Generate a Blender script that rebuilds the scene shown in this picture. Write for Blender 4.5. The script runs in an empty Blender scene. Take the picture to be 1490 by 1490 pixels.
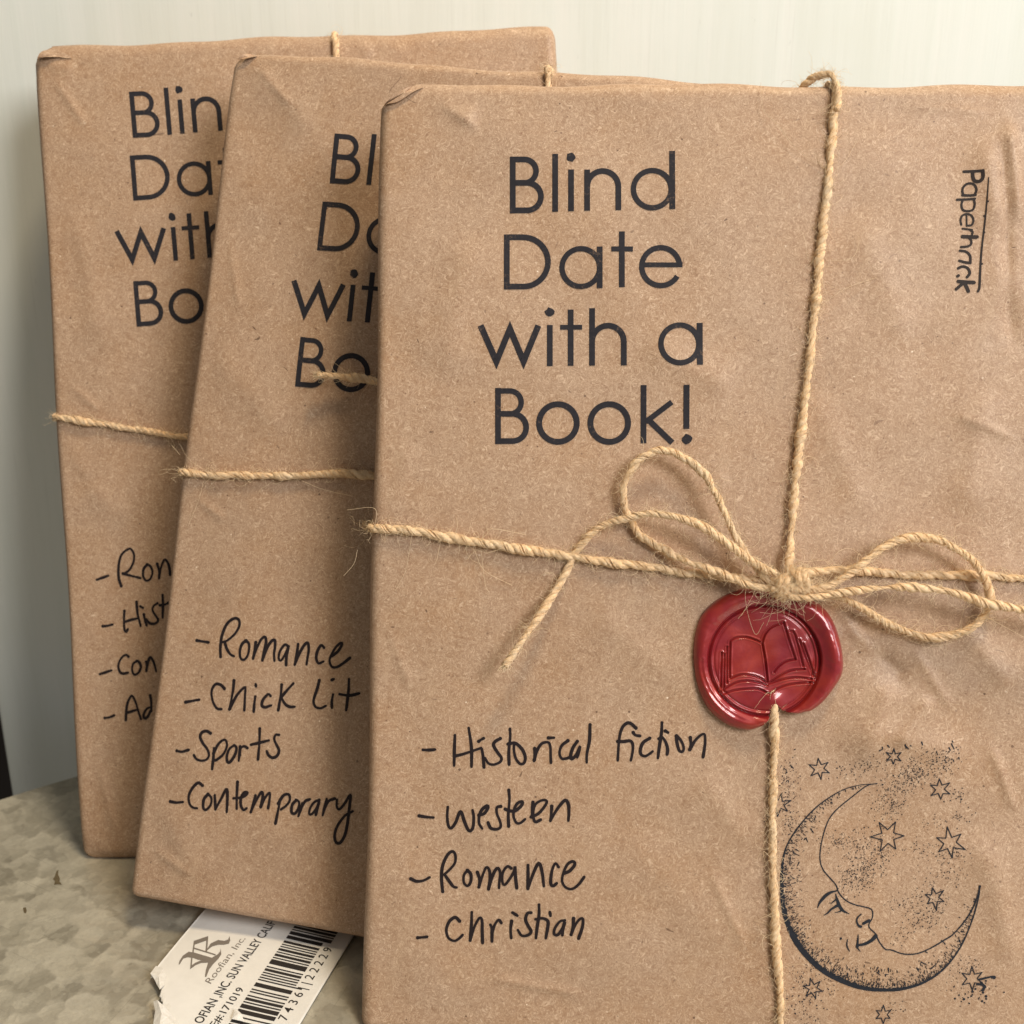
import bpy, math, random
import numpy as np
from mathutils import Matrix, Vector
random.seed(7); rng = np.random.default_rng(11)
S = bpy.context.scene
rad = math.radians

# ------------------------------------------------------------------ camera, light, exposure
F_PX, PITCH, CAM_H = 1636.0, rad(18.2494), 0.188607          # focal length in photo pixels (1490 wide)
cam_d = bpy.data.cameras.new('camera'); cam = bpy.data.objects.new('camera', cam_d)
S.collection.objects.link(cam); S.camera = cam
cam_d.sensor_width = 36.0; cam_d.lens = 36.0 * F_PX / 1490.0
cam.location = (0, 0, CAM_H); cam.rotation_euler = (math.pi / 2 - PITCH, 0, 0)
cam_d.clip_start = 0.01; cam_d.clip_end = 20
cam_d.dof.use_dof = True; cam_d.dof.focus_distance = 0.25; cam_d.dof.aperture_fstop = 26

W_ = bpy.data.worlds.new('World'); S.world = W_; W_.use_nodes = True
bg = W_.node_tree.nodes['Background']; bg.inputs[0].default_value = (1.0, 0.94, 0.84, 1); bg.inputs[1].default_value = 0.185

def area(name, loc, target, size, power, col, size_y=None):
    d = bpy.data.lights.new(name, 'AREA'); d.energy = power; d.color = col; d.size = size
    if size_y: d.shape = 'RECTANGLE'; d.size_y = size_y
    o = bpy.data.objects.new(name, d); S.collection.objects.link(o); o.location = loc
    o.rotation_euler = (Vector(target) - Vector(loc)).to_track_quat('-Z', 'Y').to_euler()
    return o
area('window_light', (0.55, -0.42, 0.66), (-0.02, 0.26, 0.10), 0.34, 8.6, (1.0, 0.985, 0.96), 0.40)
area('side_window', (1.05, 0.02, 0.30), (0.0, 0.26, 0.10), 0.34, 3.4, (0.88, 0.94, 1.0), 0.60)
area('warm_lamp', (0.18, 0.13, 0.98), (-0.08, 0.25, 0.05), 0.15, 5.2, (1.0, 0.80, 0.52))

S.view_settings.view_transform = 'Standard'; S.view_settings.look = 'None'
S.view_settings.exposure = 0.0; S.view_settings.gamma = 1.0; S.view_settings.use_curve_mapping = False

# ------------------------------------------------------------------ helpers
def cam_ray(px, py):
    c, s = math.cos(PITCH), math.sin(PITCH)
    fw = np.array([0, c, -s]); up = np.array([0, s, c])
    return fw + np.array([1., 0, 0]) * (px - 745) / F_PX + up * (745 - py) / F_PX
CAM = np.array([0, 0, CAM_H])

def tag(o, label=None, cat=None, group=None, kind=None):
    if label: o['label'] = label
    if cat: o['category'] = cat
    if group: o['group'] = group
    if kind: o['kind'] = kind
    return o

def mesh_obj(name, V, Fs, mats, parent=None, smooth=True, midx=None):
    me = bpy.data.meshes.new(name)
    me.from_pydata([tuple(map(float, v)) for v in V], [], [tuple(int(i) for i in f) for f in Fs])
    for m in (mats if isinstance(mats, (list, tuple)) else [mats]): me.materials.append(m)
    if smooth: me.polygons.foreach_set('use_smooth', [True] * len(me.polygons))
    if midx is not None: me.polygons.foreach_set('material_index', list(midx))
    me.update()
    o = bpy.data.objects.new(name, me); S.collection.objects.link(o)
    if parent: o.parent = parent
    return o

def catmull(P, step):
    P = np.asarray(P, float)
    if len(P) == 2:
        n = max(2, int(np.linalg.norm(P[1] - P[0]) / step) + 1)
        t = np.linspace(0, 1, n)[:, None]; return P[0] * (1 - t) + P[1] * t
    Q = np.vstack([2 * P[0] - P[1], P, 2 * P[-1] - P[-2]]); out = []
    for i in range(1, len(Q) - 2):
        p0, p1, p2, p3 = Q[i - 1:i + 3]
        n = max(2, int(np.linalg.norm(p2 - p1) / step) + 1)
        t = np.linspace(0, 1, n, endpoint=False)[:, None]
        out.append(0.5 * (2 * p1 + (p2 - p0) * t + (2 * p0 - 5 * p1 + 4 * p2 - p3) * t ** 2 + (3 * p1 - p0 - 3 * p2 + p3) * t ** 3))
    out.append(Q[-2][None]); return np.vstack(out)

# ------------------------------------------------------------------ materials
class NT:
    def __init__(s, name):
        s.m = bpy.data.materials.new(name); s.m.use_nodes = True; s.t = s.m.node_tree
        s.b = s.t.nodes['Principled BSDF']; s.out = s.t.nodes['Material Output']
    def n(s, typ, **kw):
        x = s.t.nodes.new(typ)
        for k, v in kw.items():
            if k == 'ins':
                for a, b in v.items():
                    if hasattr(b, 'is_linked'): s.t.links.new(b, x.inputs[a])
                    else: x.inputs[a].default_value = b
            else: setattr(x, k, v)
        return x
    def coords(s, scale=1000.0, jitter=True):
        tc = s.n('ShaderNodeTexCoord')
        mp = s.n('ShaderNodeVectorMath', operation='SCALE', ins={0: tc.outputs['Object'], 'Scale': scale})
        if not jitter: return mp.outputs[0]
        oi = s.n('ShaderNodeObjectInfo'); k = s.math('MULTIPLY', oi.outputs['Random'], 700.0)
        cb = s.n('ShaderNodeCombineXYZ', ins={0: k, 1: k})
        return s.n('ShaderNodeVectorMath', operation='ADD', ins={0: mp.outputs[0], 1: cb.outputs[0]}).outputs[0]
    def map(s, v, scale=(1, 1, 1), rot=0, loc=(0, 0, 0)):
        return s.n('ShaderNodeMapping', ins={'Vector': v, 'Scale': scale, 'Rotation': (0, 0, rot), 'Location': loc}).outputs[0]
    def noise(s, v, scale, detail=2, rough=.5, dist=0.0, col=False):
        x = s.n('ShaderNodeTexNoise', ins={'Vector': v, 'Scale': scale, 'Detail': detail, 'Roughness': rough, 'Distortion': dist})
        return x.outputs['Color' if col else 'Fac']
    def ramp(s, f, a, b, lo=0., hi=1.):
        return s.n('ShaderNodeMapRange', ins={'Value': f, 'From Min': a, 'From Max': b, 'To Min': lo, 'To Max': hi}).outputs[0]
    def math(s, op, a, b=0.0, c=None):
        d = {0: a, 1: b}
        return s.n('ShaderNodeMath', operation=op, ins=d).outputs[0]
    def mix(s, f, a, b, mode='MIX'):
        x = s.n('ShaderNodeMix', data_type='RGBA', blend_type=mode)
        for k, v in ((0, f), (6, a), (7, b)):
            if hasattr(v, 'is_linked'): s.t.links.new(v, x.inputs[k])
            else: x.inputs[k].default_value = v if k == 0 else (*v, 1)
        return x.outputs[2]
    def set(s, **kw):
        for k, v in kw.items():
            k = k.replace('_', ' ')
            if hasattr(v, 'is_linked'): s.t.links.new(v, s.b.inputs[k])
            else: s.b.inputs[k].default_value = (*v, 1) if isinstance(v, tuple) and len(v) == 3 else v
        return s
    def bump(s, h, strength, dist):
        x = s.n('ShaderNodeBump', ins={'Height': h, 'Strength': strength, 'Distance': dist})
        s.t.links.new(x.outputs[0], s.b.inputs['Normal']); return s

def kraft_nodes(s, v):
    cloud = s.noise(v, 0.045, 3, .55, .4); cloud2 = s.noise(s.map(v, loc=(31, 7, 5)), 0.11, 3, .6)
    grain = s.noise(v, 2.2, 4, .75); mid = s.noise(s.map(v, loc=(5, 91, 3)), .75, 3, .65)
    c = s.mix(s.ramp(cloud, .35, .65), (0.385, 0.228, 0.128), (0.405, 0.268, 0.178))
    c = s.mix(s.ramp(cloud2, .3, .7, 0, .55), c, (0.40, 0.272, 0.19))
    c = s.mix(s.ramp(mid, .38, .66, 0, .26), c, (0.33, 0.19, 0.105))
    c = s.mix(s.ramp(mid, .6, .3, 0, .24), c, (0.55, 0.39, 0.265))
    c = s.mix(s.ramp(grain, .5, .72, 0, .5), c, (0.24, 0.13, 0.07))
    c = s.mix(s.ramp(grain, .5, .28, 0, .46), c, (0.66, 0.49, 0.345))
    wv = s.n('ShaderNodeVectorMath', operation='ADD', ins={0: v, 1: s.n('ShaderNodeVectorMath', operation='SCALE', ins={0: s.noise(v, .22, 2, .6, col=True), 'Scale': 9.0}).outputs[0]}).outputs[0]
    for i, (a, col, th, k) in enumerate([(.4, (0.22, .12, .065), .60, .5), (1.5, (0.70, .52, .37), .60, .55), (2.6, (0.24, .13, .07), .61, .45), (2.1, (0.68, .50, .35), .61, .5), (0.9, (0.70, .52, .37), .60, .5), (3.0, (0.25, .14, .08), .60, .45)]):
        f = s.noise(s.map(s.map(wv, rot=a, loc=(i * 17, i * 5, 0)), scale=(.95, 3.8, 1)), 1.0, 1, .5, .8)
        c = s.mix(s.ramp(f, th, th + .09, 0, k), c, col)
    wv2 = s.n('ShaderNodeVectorMath', operation='ADD', ins={0: v, 1: s.n('ShaderNodeVectorMath', operation='SCALE', ins={0: s.noise(v, .07, 1, .5, col=True), 'Scale': 40.0}).outputs[0]}).outputs[0]
    def flecks(sc, r, thr, stretch, rot, col, k, seed):
        vv = s.map(s.map(wv2 if stretch > 1 else v, rot=rot, loc=(seed, seed * .7, 0)), scale=(sc, sc * stretch, sc))
        vo = s.n('ShaderNodeTexVoronoi', ins={'Vector': vv, 'Scale': 1.0})
        sep = s.n('ShaderNodeSeparateColor', ins={0: vo.outputs['Color']})
        rr = s.math('MULTIPLY', s.ramp(sep.outputs[1], 0, 1, .45, 1.3), r)
        m = s.math('MULTIPLY', s.math('MULTIPLY', s.math('LESS_THAN', vo.outputs['Distance'], rr), s.math('GREATER_THAN', sep.outputs[0], thr)), s.ramp(sep.outputs[2], 0, 1, .45, 1))
        return s.mix(s.math('MULTIPLY', m, k), c, col)
    c = flecks(.32, .075, .55, 1.0, .3, (0.09, .045, .025), .8, 3)
    c = flecks(.62, .10, .6, 1.0, 1.3, (0.14, .07, .04), .7, 13)
    c = flecks(.16, .10, .80, 3.6, .7, (0.08, .04, .022), .75, 23)
    c = flecks(.15, .10, .84, 3.2, 2.3, (0.12, .06, .035), .7, 43)
    c = flecks(.26, .045, .55, 1.0, 2.0, (0.9, .76, .6), .85, 53)
    c = flecks(.22, .09, .7, 3.4, 1.6, (0.80, .64, .48), .6, 63)
    scuff = s.noise(s.map(s.map(v, rot=.25, loc=(3, 77, 0)), scale=(.25, .035, .1)), 1.0, 4, .65, .5)
    c = s.mix(s.ramp(scuff, .56, .74, 0, .30), c, (0.49, 0.34, 0.222)); c = s.mix(s.ramp(scuff, .44, .28, 0, .26), c, (0.31, 0.18, 0.10))
    h = s.math('ADD', s.math('MULTIPLY', grain, .5), s.math('MULTIPLY', mid, .6))
    return c, h, cloud2
s = NT('kraft_paper'); v = s.coords()
c, h, cl = kraft_nodes(s, v)
PAPER = s.set(Base_Color=c, Roughness=s.ramp(cl, .3, .7, .47, .62), Specular_IOR_Level=.42).bump(s.math('ADD', h, s.math('MULTIPLY', cl, 4.0)), .4, .00012).m

def ink(name, col, wear, rough=.6):
    s = NT(name); v = s.coords(jitter=False)
    n = s.noise(v, 1.6, 5, .8); n2 = s.noise(v, .16, 2, .5)
    f = s.ramp(s.math('ADD', n, s.math('MULTIPLY', n2, .45)), wear, wear + .13)
    c = s.mix(s.noise(v, .8, 3), col, tuple(x * 1.8 + .003 for x in col))
    c = s.mix(s.math('MULTIPLY', f, .55), c, (0.30, .19, .12))
    return s.set(Base_Color=c, Roughness=rough, Specular_IOR_Level=.12).m
STAMP = ink('stamp_ink', (0.017, .016, .020), .84)
PEN = ink('marker_ink', (0.014, .010, .011), 1.2, .5)
MOON = ink('moon_ink', (0.015, .017, .023), .90)
FORMAT = ink('format_ink', (0.022, .017, .016), .98)

def twine_mat(name, a, b, d):
    s = NT(name); v = s.coords()
    f = s.noise(s.map(v, scale=(1, 1, 1)), 1.1, 4, .7); g = s.noise(v, 5.0, 2, .6); k = s.noise(v, .09, 2, .5)
    c = s.mix(s.ramp(f, .32, .68), a, b); c = s.mix(s.ramp(g, .52, .75, 0, .55), c, d)
    c = s.mix(s.ramp(k, .5, .7, 0, .45), c, (0.70, .58, .42))
    return s.set(Base_Color=c, Roughness=.8, Specular_IOR_Level=.2).bump(g, .6, .0002).m
TWINE = twine_mat('jute_twine', (0.72, .48, .255), (0.88, .67, .45), (0.46, .28, .13))
FUZZ = NT('jute_fibre').set(Base_Color=(0.80, .64, .43), Roughness=.6, Specular_IOR_Level=.3).m

s = NT('red_wax'); v = s.coords()
f = s.noise(v, .12, 3, .6, .8); g = s.noise(v, 1.6, 3, .6)
c = s.mix(s.ramp(f, .35, .68), (0.25, .009, .018), (0.32, .020, .011))
c = s.mix(s.ramp(g, .52, .75, 0, .35), c, (0.22, .004, .020))
WAX = s.set(Base_Color=c, Metallic=.22, Roughness=s.ramp(s.noise(v, .3, 4, .65), .35, .65, .36, .55), Coat_Weight=.8, Coat_Roughness=.045).bump(s.math('ADD', s.math('MULTIPLY', g, .25), f), .25, .0004).m

s = NT('galvanised_metal'); v = s.coords(jitter=False)
wv = s.n('ShaderNodeVectorMath', operation='ADD', ins={0: v, 1: s.n('ShaderNodeVectorMath', operation='SCALE', ins={0: s.noise(v, .16, 3, .55, col=True), 'Scale': 7.0}).outputs[0]}).outputs[0]
vo = s.n('ShaderNodeTexVoronoi', feature='SMOOTH_F1', ins={'Vector': wv, 'Scale': .17, 'Smoothness': .3})
sp = s.n('ShaderNodeSeparateColor', ins={0: vo.outputs['Color']})
vo2 = s.n('ShaderNodeTexVoronoi', feature='SMOOTH_F1', ins={'Vector': wv, 'Scale': .42, 'Smoothness': .25})
sp2 = s.n('ShaderNodeSeparateColor', ins={0: vo2.outputs['Color']})
n = s.noise(v, .6, 5, .7); n2 = s.noise(s.map(v, loc=(40, 3, 0)), .03, 3, .5); n3 = s.noise(v, 2.4, 3, .7)
c = s.mix(s.ramp(sp.outputs[0], .1, .9), (0.31, .285, .225), (0.52, .485, .395))
c = s.mix(s.ramp(sp2.outputs[0], .2, .9, 0, .40), c, (0.62, .58, .47))
c = s.mix(s.ramp(n, .48, .74, 0, .34), c, (0.29, .265, .215))
c = s.mix(s.ramp(n3, .60, .74, 0, .35), c, (0.18, .165, .14))
c = s.mix(s.ramp(n2, .45, .7, 0, .22), c, (0.32, .30, .26))
for ro, k in ((.5, .35), (1.9, .30), (2.7, .3)):
    scr = s.noise(s.map(s.map(v, rot=ro), scale=(.035, 1.6, 1)), 1.0, 2, .6)
    c = s.mix(s.ramp(scr, .66, .72, 0, k), c, (0.20, .185, .15))
hh = s.math('ADD', s.math('MULTIPLY', vo.outputs['Distance'], .9), s.math('MULTIPLY', n, .25))
METAL = s.set(Base_Color=c, Metallic=.25, Roughness=s.ramp(sp.outputs[1], 0, 1, .28, .46)).bump(hh, .30, .0016).m

s = NT('painted_board'); v = s.coords(jitter=False)
st = s.noise(s.map(v, scale=(.14, .14, .006)), 1.0, 5, .65); bl = s.noise(v, .018, 3, .5); fine = s.noise(s.map(v, scale=(.9, .9, .03)), 1.0, 3, .6)
c = s.mix(s.ramp(bl, .35, .65), (0.755, .775, .705), (0.775, .80, .745))
c = s.mix(s.ramp(st, .5, .72, 0, .42), c, (0.68, .70, .62))
c = s.mix(s.ramp(st, .5, .3, 0, .5), c, (0.83, .83, .78))
c = s.mix(s.ramp(fine, .6, .75, 0, .35), c, (0.64, .645, .59))
sc = s.noise(s.map(v, scale=(.5, .5, .12), loc=(9, 2, 30)), 1.0, 4, .7)
c = s.mix(s.ramp(sc, .68, .76, 0, .4), c, (0.45, .46, .43))
BOARD = s.set(Base_Color=c, Roughness=.55).bump(st, .25, .0006).m
DARK = NT('gap_darkness').set(Base_Color=(0.022, .013, .009), Roughness=.6).m  # near-black colour standing in for the darkness of the gap
s = NT('label_paper'); v = s.coords(jitter=False); n = s.noise(v, .25, 4, .6)
TAGM = s.set(Base_Color=s.mix(s.ramp(n, .3, .7), (0.74, .72, .68), (0.80, .78, .74)), Roughness=.5).bump(n, .2, .0004).m
s = NT('torn_fibre'); v = s.coords(jitter=False); n = s.noise(v, .9, 4, .7)
TORN = s.set(Base_Color=s.mix(s.ramp(n, .35, .65), (0.70, .67, .62), (0.82, .80, .76)), Roughness=.9).bump(n, .5, .0005).m
PRINT = NT('black_print').set(Base_Color=(0.02, .018, .018), Roughness=.45).m
GREYPRINT = NT('grey_print').set(Base_Color=(0.20, .175, .15), Roughness=.45).m

# ------------------------------------------------------------------ surroundings: board behind, gap, table
WALL_Y = 0.3545
def on_y(px, py, y):
    d = cam_ray(px, py); return CAM + d * (y / d[1])
def on_z(px, py, z=0.0):
    d = cam_ray(px, py); return CAM + d * ((z - CAM[2]) / d[2])
edge_x = on_y(13, 1135, WALL_Y)[0]
def box(name, lo, hi, mat, parent=None, bev=.0015):
    import bmesh
    bm = bmesh.new(); bmesh.ops.create_cube(bm, size=1)
    for vv in bm.verts:
        vv.co = Vector([lo[i] + (vv.co[i] + .5) * (hi[i] - lo[i]) for i in range(3)])
    if bev: bmesh.ops.bevel(bm, geom=bm.edges[:], offset=bev, segments=3, affect='EDGES', profile=.5)
    me = bpy.data.meshes.new(name); bm.to_mesh(me); bm.free(); me.materials.append(mat)
    o = bpy.data.objects.new(name, me); S.collection.objects.link(o)
    if parent: o.parent = parent
    return o
wb = box('wall_panel', (edge_x, WALL_Y, -.45), (.75, WALL_Y + .022, .75), BOARD)
tag(wb, 'pale whitewashed wooden wall panel standing behind the wrapped books', 'wall')
dk = box('gap_backing', (-.9, WALL_Y + .06, -.45), (edge_x + .05, WALL_Y + .10, .75), DARK)  # added backing sheet, coloured dark to read as the empty gap
tag(dk, 'added almost black backing that stands in for the dark gap beside the pale wall panel, lower left edge', 'gap backing')

TC, TR = (0.0, 0.100), 0.250
def disc(name, z0, z1, R, mat, parent, rim=.002):
    N = 256; prof = [(0.0, z0), (R * .3, z0), (R * .7, z0), (R - rim, z0)] + [(R - rim + rim * math.sin(a), z0 - rim + rim * math.cos(a)) for a in np.linspace(.3, math.pi / 2, 5)] + [(R, z1), (R - .004, z1)]
    V = [(0, 0, z0)]; Fs = []
    for r, z in prof[1:]:
        for k in range(N):
            a = 2 * math.pi * k / N; V.append((r * math.cos(a), r * math.sin(a), z))
    for k in range(N): Fs.append((0, 1 + k, 1 + (k + 1) % N))
    for j in range(len(prof) - 2):
        for k in range(N):
            a = 1 + j * N + k; b = 1 + j * N + (k + 1) % N; Fs.append((a, a + N, b + N, b))
    return mesh_obj(name, V, Fs, mat, parent)
tb = bpy.data.objects.new('metal_table', None); S.collection.objects.link(tb); tb.location = (TC[0], TC[1], 0)
tag(tb, 'round galvanised metal table with mottled grey top under the books', 'table')
disc('tabletop', 0, -.012, TR, METAL, tb)
disc('apron', -.0125, -.075, TR - .012, METAL, tb)
# dents and rust marks on the metal, each a shape of its own
def stain(px, py, pts, mat):
    P = [on_z(px + a * .75, py + b * .75) for a, b in pts]; c = np.mean(P, 0)
    V = [(c[0] - TC[0], c[1] - TC[1], .00015)] + [(p[0] - TC[0], p[1] - TC[1], .00008) for p in P]
    n_ = len(P); mesh_obj('rust_mark', V, [(0, 1 + i, 1 + (i + 1) % n_) for i in range(n_)], mat, tb)
s = NT('rust'); v = s.coords(jitter=False)
RUST = s.set(Base_Color=s.mix(s.noise(v, .8, 3), (0.07, .05, .025), (0.15, .115, .06)), Roughness=.8).m
stain(83, 1278, [(-1, -14), (3, -16), (2, -8), (6, 2), (4, 8), (10, 13), (2, 12), (-6, 13), (-4, 6), (-8, 2), (-4, -4)], RUST)
stain(36, 1325, [(-3, -5), (2, -6), (4, 1), (2, 6), (-2, 4)], RUST)

# ------------------------------------------------------------------ the wrapped books
def rot(yaw, lean, roll):
    c, s_ = math.cos, math.sin
    Rz = np.array([[c(yaw), -s_(yaw), 0], [s_(yaw), c(yaw), 0], [0, 0, 1]])
    u = np.array([1., 0, 0]); v = np.array([0, s_(lean), c(lean)]); n = np.cross(u, v)
    return Rz @ np.stack([c(roll) * u + s_(roll) * v, -s_(roll) * u + c(roll) * v, n], 1)

class Book:
    def __init__(b, yaw, lean, roll, X, Y, L, W, T, label, seed):
        b.M = rot(rad(yaw), rad(lean), rad(roll)); b.W, b.L, b.T = W, L, T
        z = -min(0, (b.M[:, 0] * W)[2]); b.O = np.array([X, Y, z])
        b.R = (.0020, .0026, .0028)                     # bend radii: sides, top, depth
        r = np.random.default_rng(seed)
        b.waves = [(r.uniform(60, 330), r.uniform(0, 6.28), r.uniform(0, 6.28)) for _ in range(14)]
        b.creases = []
        o = bpy.data.objects.new('wrapped_book', None); S.collection.objects.link(o)
        m = Matrix.Identity(4)
        for i in range(3):
            for j in range(3): m[i][j] = b.M[i, j]
            m[i][3] = b.O[i]
        o.matrix_world = m; b.e = o
        tag(o, label, 'wrapped book', 'wrapped books leaning in a row')
        b.chamfers = []
    def h(b, u, v):                                     # relief of the paper over the flat cover
        u = np.asarray(u, float); v = np.asarray(v, float); z = 0 * u
        for k, a, p in b.waves: z = z + .011 / k * np.sin(k * (u * math.cos(a) + v * math.sin(a)) + p)
        for (x0, y0, x1, y1, A, w) in b.creases:
            d = np.array([x1 - x0, y1 - y0]); Ld = np.hypot(*d); d /= Ld
            t = (u - x0) * d[0] + (v - y0) * d[1]; q = -(u - x0) * d[1] + (v - y0) * d[0]
            f = np.clip(np.minimum(t, Ld - t) / (.25 * Ld), 0, 1); f = f * f * (3 - 2 * f)
            z = z + A * f * np.exp(-(np.sqrt(q * q + (w * .7) ** 2) - w * .7) / w)
        e = np.minimum(np.minimum(u, b.W - u) / .010, np.minimum(v, b.L - v) / .012)
        e = np.clip(e, 0, 1)
        return z * e * e * (3 - 2 * e)
    def at(b, px, py, hh=0.0):                          # photo point -> (u, v) on the cover (lifted by hh)
        d = cam_ray(px, py); n = b.M[:, 2]
        P = CAM + d * (((b.O + n * hh - CAM) @ n) / (d @ n)) - b.O
        return np.array([P @ b.M[:, 0], P @ b.M[:, 1]])
    def build_paper(b):
        W, L, T = b.W, b.L, b.T; rx, ry, rz = b.R
        H = np.array([W / 2, L / 2, T / 2]); r = np.array([rx, ry, min(rz, T * .45)])
        def axis(half, rr, step):
            inner = np.linspace(-(half - rr), half - rr, max(2, int(2 * (half - rr) / step)))
            e = np.linspace(0, 1, 7)[1:] * rr
            return np.concatenate([-(half - rr) - e[::-1], inner, half - rr + e])
        A = [axis(H[0], r[0], .0006), axis(H[1], r[1], .0006), axis(H[2], r[2], .003)]
        idx = {}; V = []; Fs = []
        def vid(i, j, k):
            key = (i, j, k)
            if key not in idx: idx[key] = len(V); V.append((A[0][i], A[1][j], A[2][k]))
            return idx[key]
        n0, n1, n2 = map(len, A)
        for k, fl in ((n2 - 1, 0), (0, 1)):
            for i in range(n0 - 1):
                for j in range(n1 - 1):
                    q = [vid(i, j, k), vid(i + 1, j, k), vid(i + 1, j + 1, k), vid(i, j + 1, k)]; Fs.append(q[::-1] if fl else q)
        for i, fl in ((n0 - 1, 0), (0, 1)):
            for j in range(n1 - 1):
                for k in range(n2 - 1):
                    q = [vid(i, j, k), vid(i, j + 1, k), vid(i, j + 1, k + 1), vid(i, j, k + 1)]; Fs.append(q[::-1] if fl else q)
        for j, fl in ((n1 - 1, 1), (0, 0)):
            for i in range(n0 - 1):
                for k in range(n2 - 1):
                    q = [vid(i, j, k), vid(i + 1, j, k), vid(i + 1, j, k + 1), vid(i, j, k + 1)]; Fs.append(q[::-1] if fl else q)
        P = np.array(V); inner = np.clip(P, -(H - r), H - r); d = (P - inner) / r
        ln = np.linalg.norm(d, axis=1, keepdims=True); d = d / ln
        P = inner + d * r
        P[:, 0] += .0004 * np.where(np.abs(d[:, 0]) > .2, d[:, 0], 0); P[:, 1] += .0007 * np.clip(d[:, 1], 0, 1)
        u = P[:, 0] + H[0]; v = P[:, 1] + H[1]; n = P[:, 2] - H[2]
        n = n + np.where(d[:, 2] > .5, b.h(u, v), 0)
        # slight waviness of the free edges
        v = v + .00035 * np.sin(u * 95 + b.waves[0][1]) * np.clip(d[:, 1], 0, 1) + .0002 * np.sin(u * 260 + b.waves[1][1]) * np.clip(d[:, 1], 0, 1)
        u = u + .0003 * np.sin(v * 70 + b.waves[2][1]) * d[:, 0]
        for (p, q, soft) in b.chamfers:                 # folded-in corners: everything past line p-q is tucked back to it
            p = np.array(p); q = np.array(q); t = (q - p) / np.linalg.norm(q - p); nn = np.array([-t[1], t[0]])
            s_ = (u - p[0]) * nn[0] + (v - p[1]) * nn[1]; over = np.clip(s_, 0, None)
            u = u - over * nn[0] * .97; v = v - over * nn[1] * .97; n = n - over * .35
            near = np.exp(-(np.clip(-s_, 0, None) / soft) ** 2) * (s_ > -soft * 3)
            n = n - near * .0007 * (d[:, 2] > .3)
        b.paper = mesh_obj('wrapping_paper', np.stack([u, v, n], 1), Fs, PAPER, b.e)
    # ---- flat marks on the paper
    def marks(b, name, strokes, mat, parent=None):
        V = []; Fs = []
        for si, st in enumerate(strokes):
            kind = st[0]; lift = .00009 + (si % 101) * 4e-7
            if kind == 'dot':
                _, c, rr = st; N = 12 if rr > .0004 else 7; ph = random.random() * 6
                base = len(V); V.append((c[0], c[1], lift))
                for k in range(N):
                    q = rr * random.uniform(.8, 1.15); V.append((c[0] + q * math.cos(ph + 6.2832 * k / N), c[1] + q * math.sin(ph + 6.2832 * k / N), lift))
                for k in range(N): Fs.append((base, base + 1 + k, base + 1 + (k + 1) % N))
                continue
            _, P, w, caps, closed = st
            P = np.asarray(P, float); w = np.broadcast_to(np.asarray(w, float), (len(P),))
            if not closed and np.linalg.norm(np.diff(P, axis=0), axis=1).max() > .0009:
                Q = []; W2 = []
                for i in range(len(P) - 1):
                    m = max(1, int(np.linalg.norm(P[i + 1] - P[i]) / .0006))
                    for k in range(m): Q.append(P[i] + (P[i + 1] - P[i]) * k / m); W2.append(w[i] + (w[i + 1] - w[i]) * k / m)
                P = np.array(Q + [P[-1]]); w = np.array(W2 + [w[-1]])
            n_ = len(P)
            if closed: tg = np.roll(P, -1, 0) - np.roll(P, 1, 0)
            else: tg = np.gradient(P, axis=0)
            tg /= np.linalg.norm(tg, axis=1, keepdims=True) + 1e-12
            nr = np.stack([-tg[:, 1], tg[:, 0]], 1); wid = w.copy() / 2
            if not closed and n_ > 2 and kind == 'miter':
                for i in range(1, n_ - 1):
                    a = P[i] - P[i - 1]; a = a / np.linalg.norm(a); c2 = P[i + 1] - P[i]; c2 = c2 / np.linalg.norm(c2)
                    m = np.array([-a[1] - c2[1], a[0] + c2[0]]); m /= np.linalg.norm(m); nr[i] = m
                    wid[i] = wid[i] / max(.35, m @ np.array([-a[1], a[0]]))
            base = len(V)
            lf = lift + np.linspace(0, 1, n_) * 1.2e-5
            A = P + nr * wid[:, None]; B = P - nr * wid[:, None]
            for i in range(n_):
                V.append((A[i, 0], A[i, 1], lf[i])); V.append((B[i, 0], B[i, 1], lf[i]))
            for i in range(n_ if closed else n_ - 1):
                j = (i + 1) % n_; Fs.append((base + 2 * i, base + 2 * i + 1, base + 2 * j + 1, base + 2 * j))
            if caps and not closed:
                for i, sg in ((0, -1), (n_ - 1, 1)):
                    c0 = len(V); V.append((P[i, 0], P[i, 1], lf[i])); N = 6
                    a0 = math.atan2(nr[i, 1], nr[i, 0])
                    for k in range(1, N):
                        a = a0 - sg * math.pi * k / N
                        V.append((P[i, 0] + wid[i] * math.cos(a), P[i, 1] + wid[i] * math.sin(a), lf[i]))
                    ring = [base + 2 * i] + [c0 + k for k in range(1, N)] + [base + 2 * i + 1]
                    for k in range(len(ring) - 1): Fs.append((c0, ring[k], ring[k + 1]))
        V = np.array(V); V[:, 2] += b.h(V[:, 0], V[:, 1])
        return mesh_obj(name, V, Fs, mat, parent or b.e, smooth=False)

books = {
 'F': Book(-2.6871, 18.0092, -0.366, -0.0331, 0.2006, 0.2102, 0.1475, .0135, 'frontmost brown paper book parcel with red wax seal, twine bow and moon stamp', 3),
 'M': Book(-8.4963, 19.307, -4.2383, -0.0952, 0.2356, 0.2127, 0.1404, .0185, 'middle brown paper book parcel listing Chick Lit and Sports, tilted clockwise', 5),
 'B': Book(1.3165, 16.5399, 2.3106, -0.1184, 0.2638, 0.2222, 0.1402, .0185, 'rearmost brown paper book parcel against the wall, leaning behind the other two', 9)}
bF, bM, bB = books['F'], books['M'], books['B']
bB.R = (.0018, .0034, .0028); bM.R = (.0018, .0020, .0028)

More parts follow.
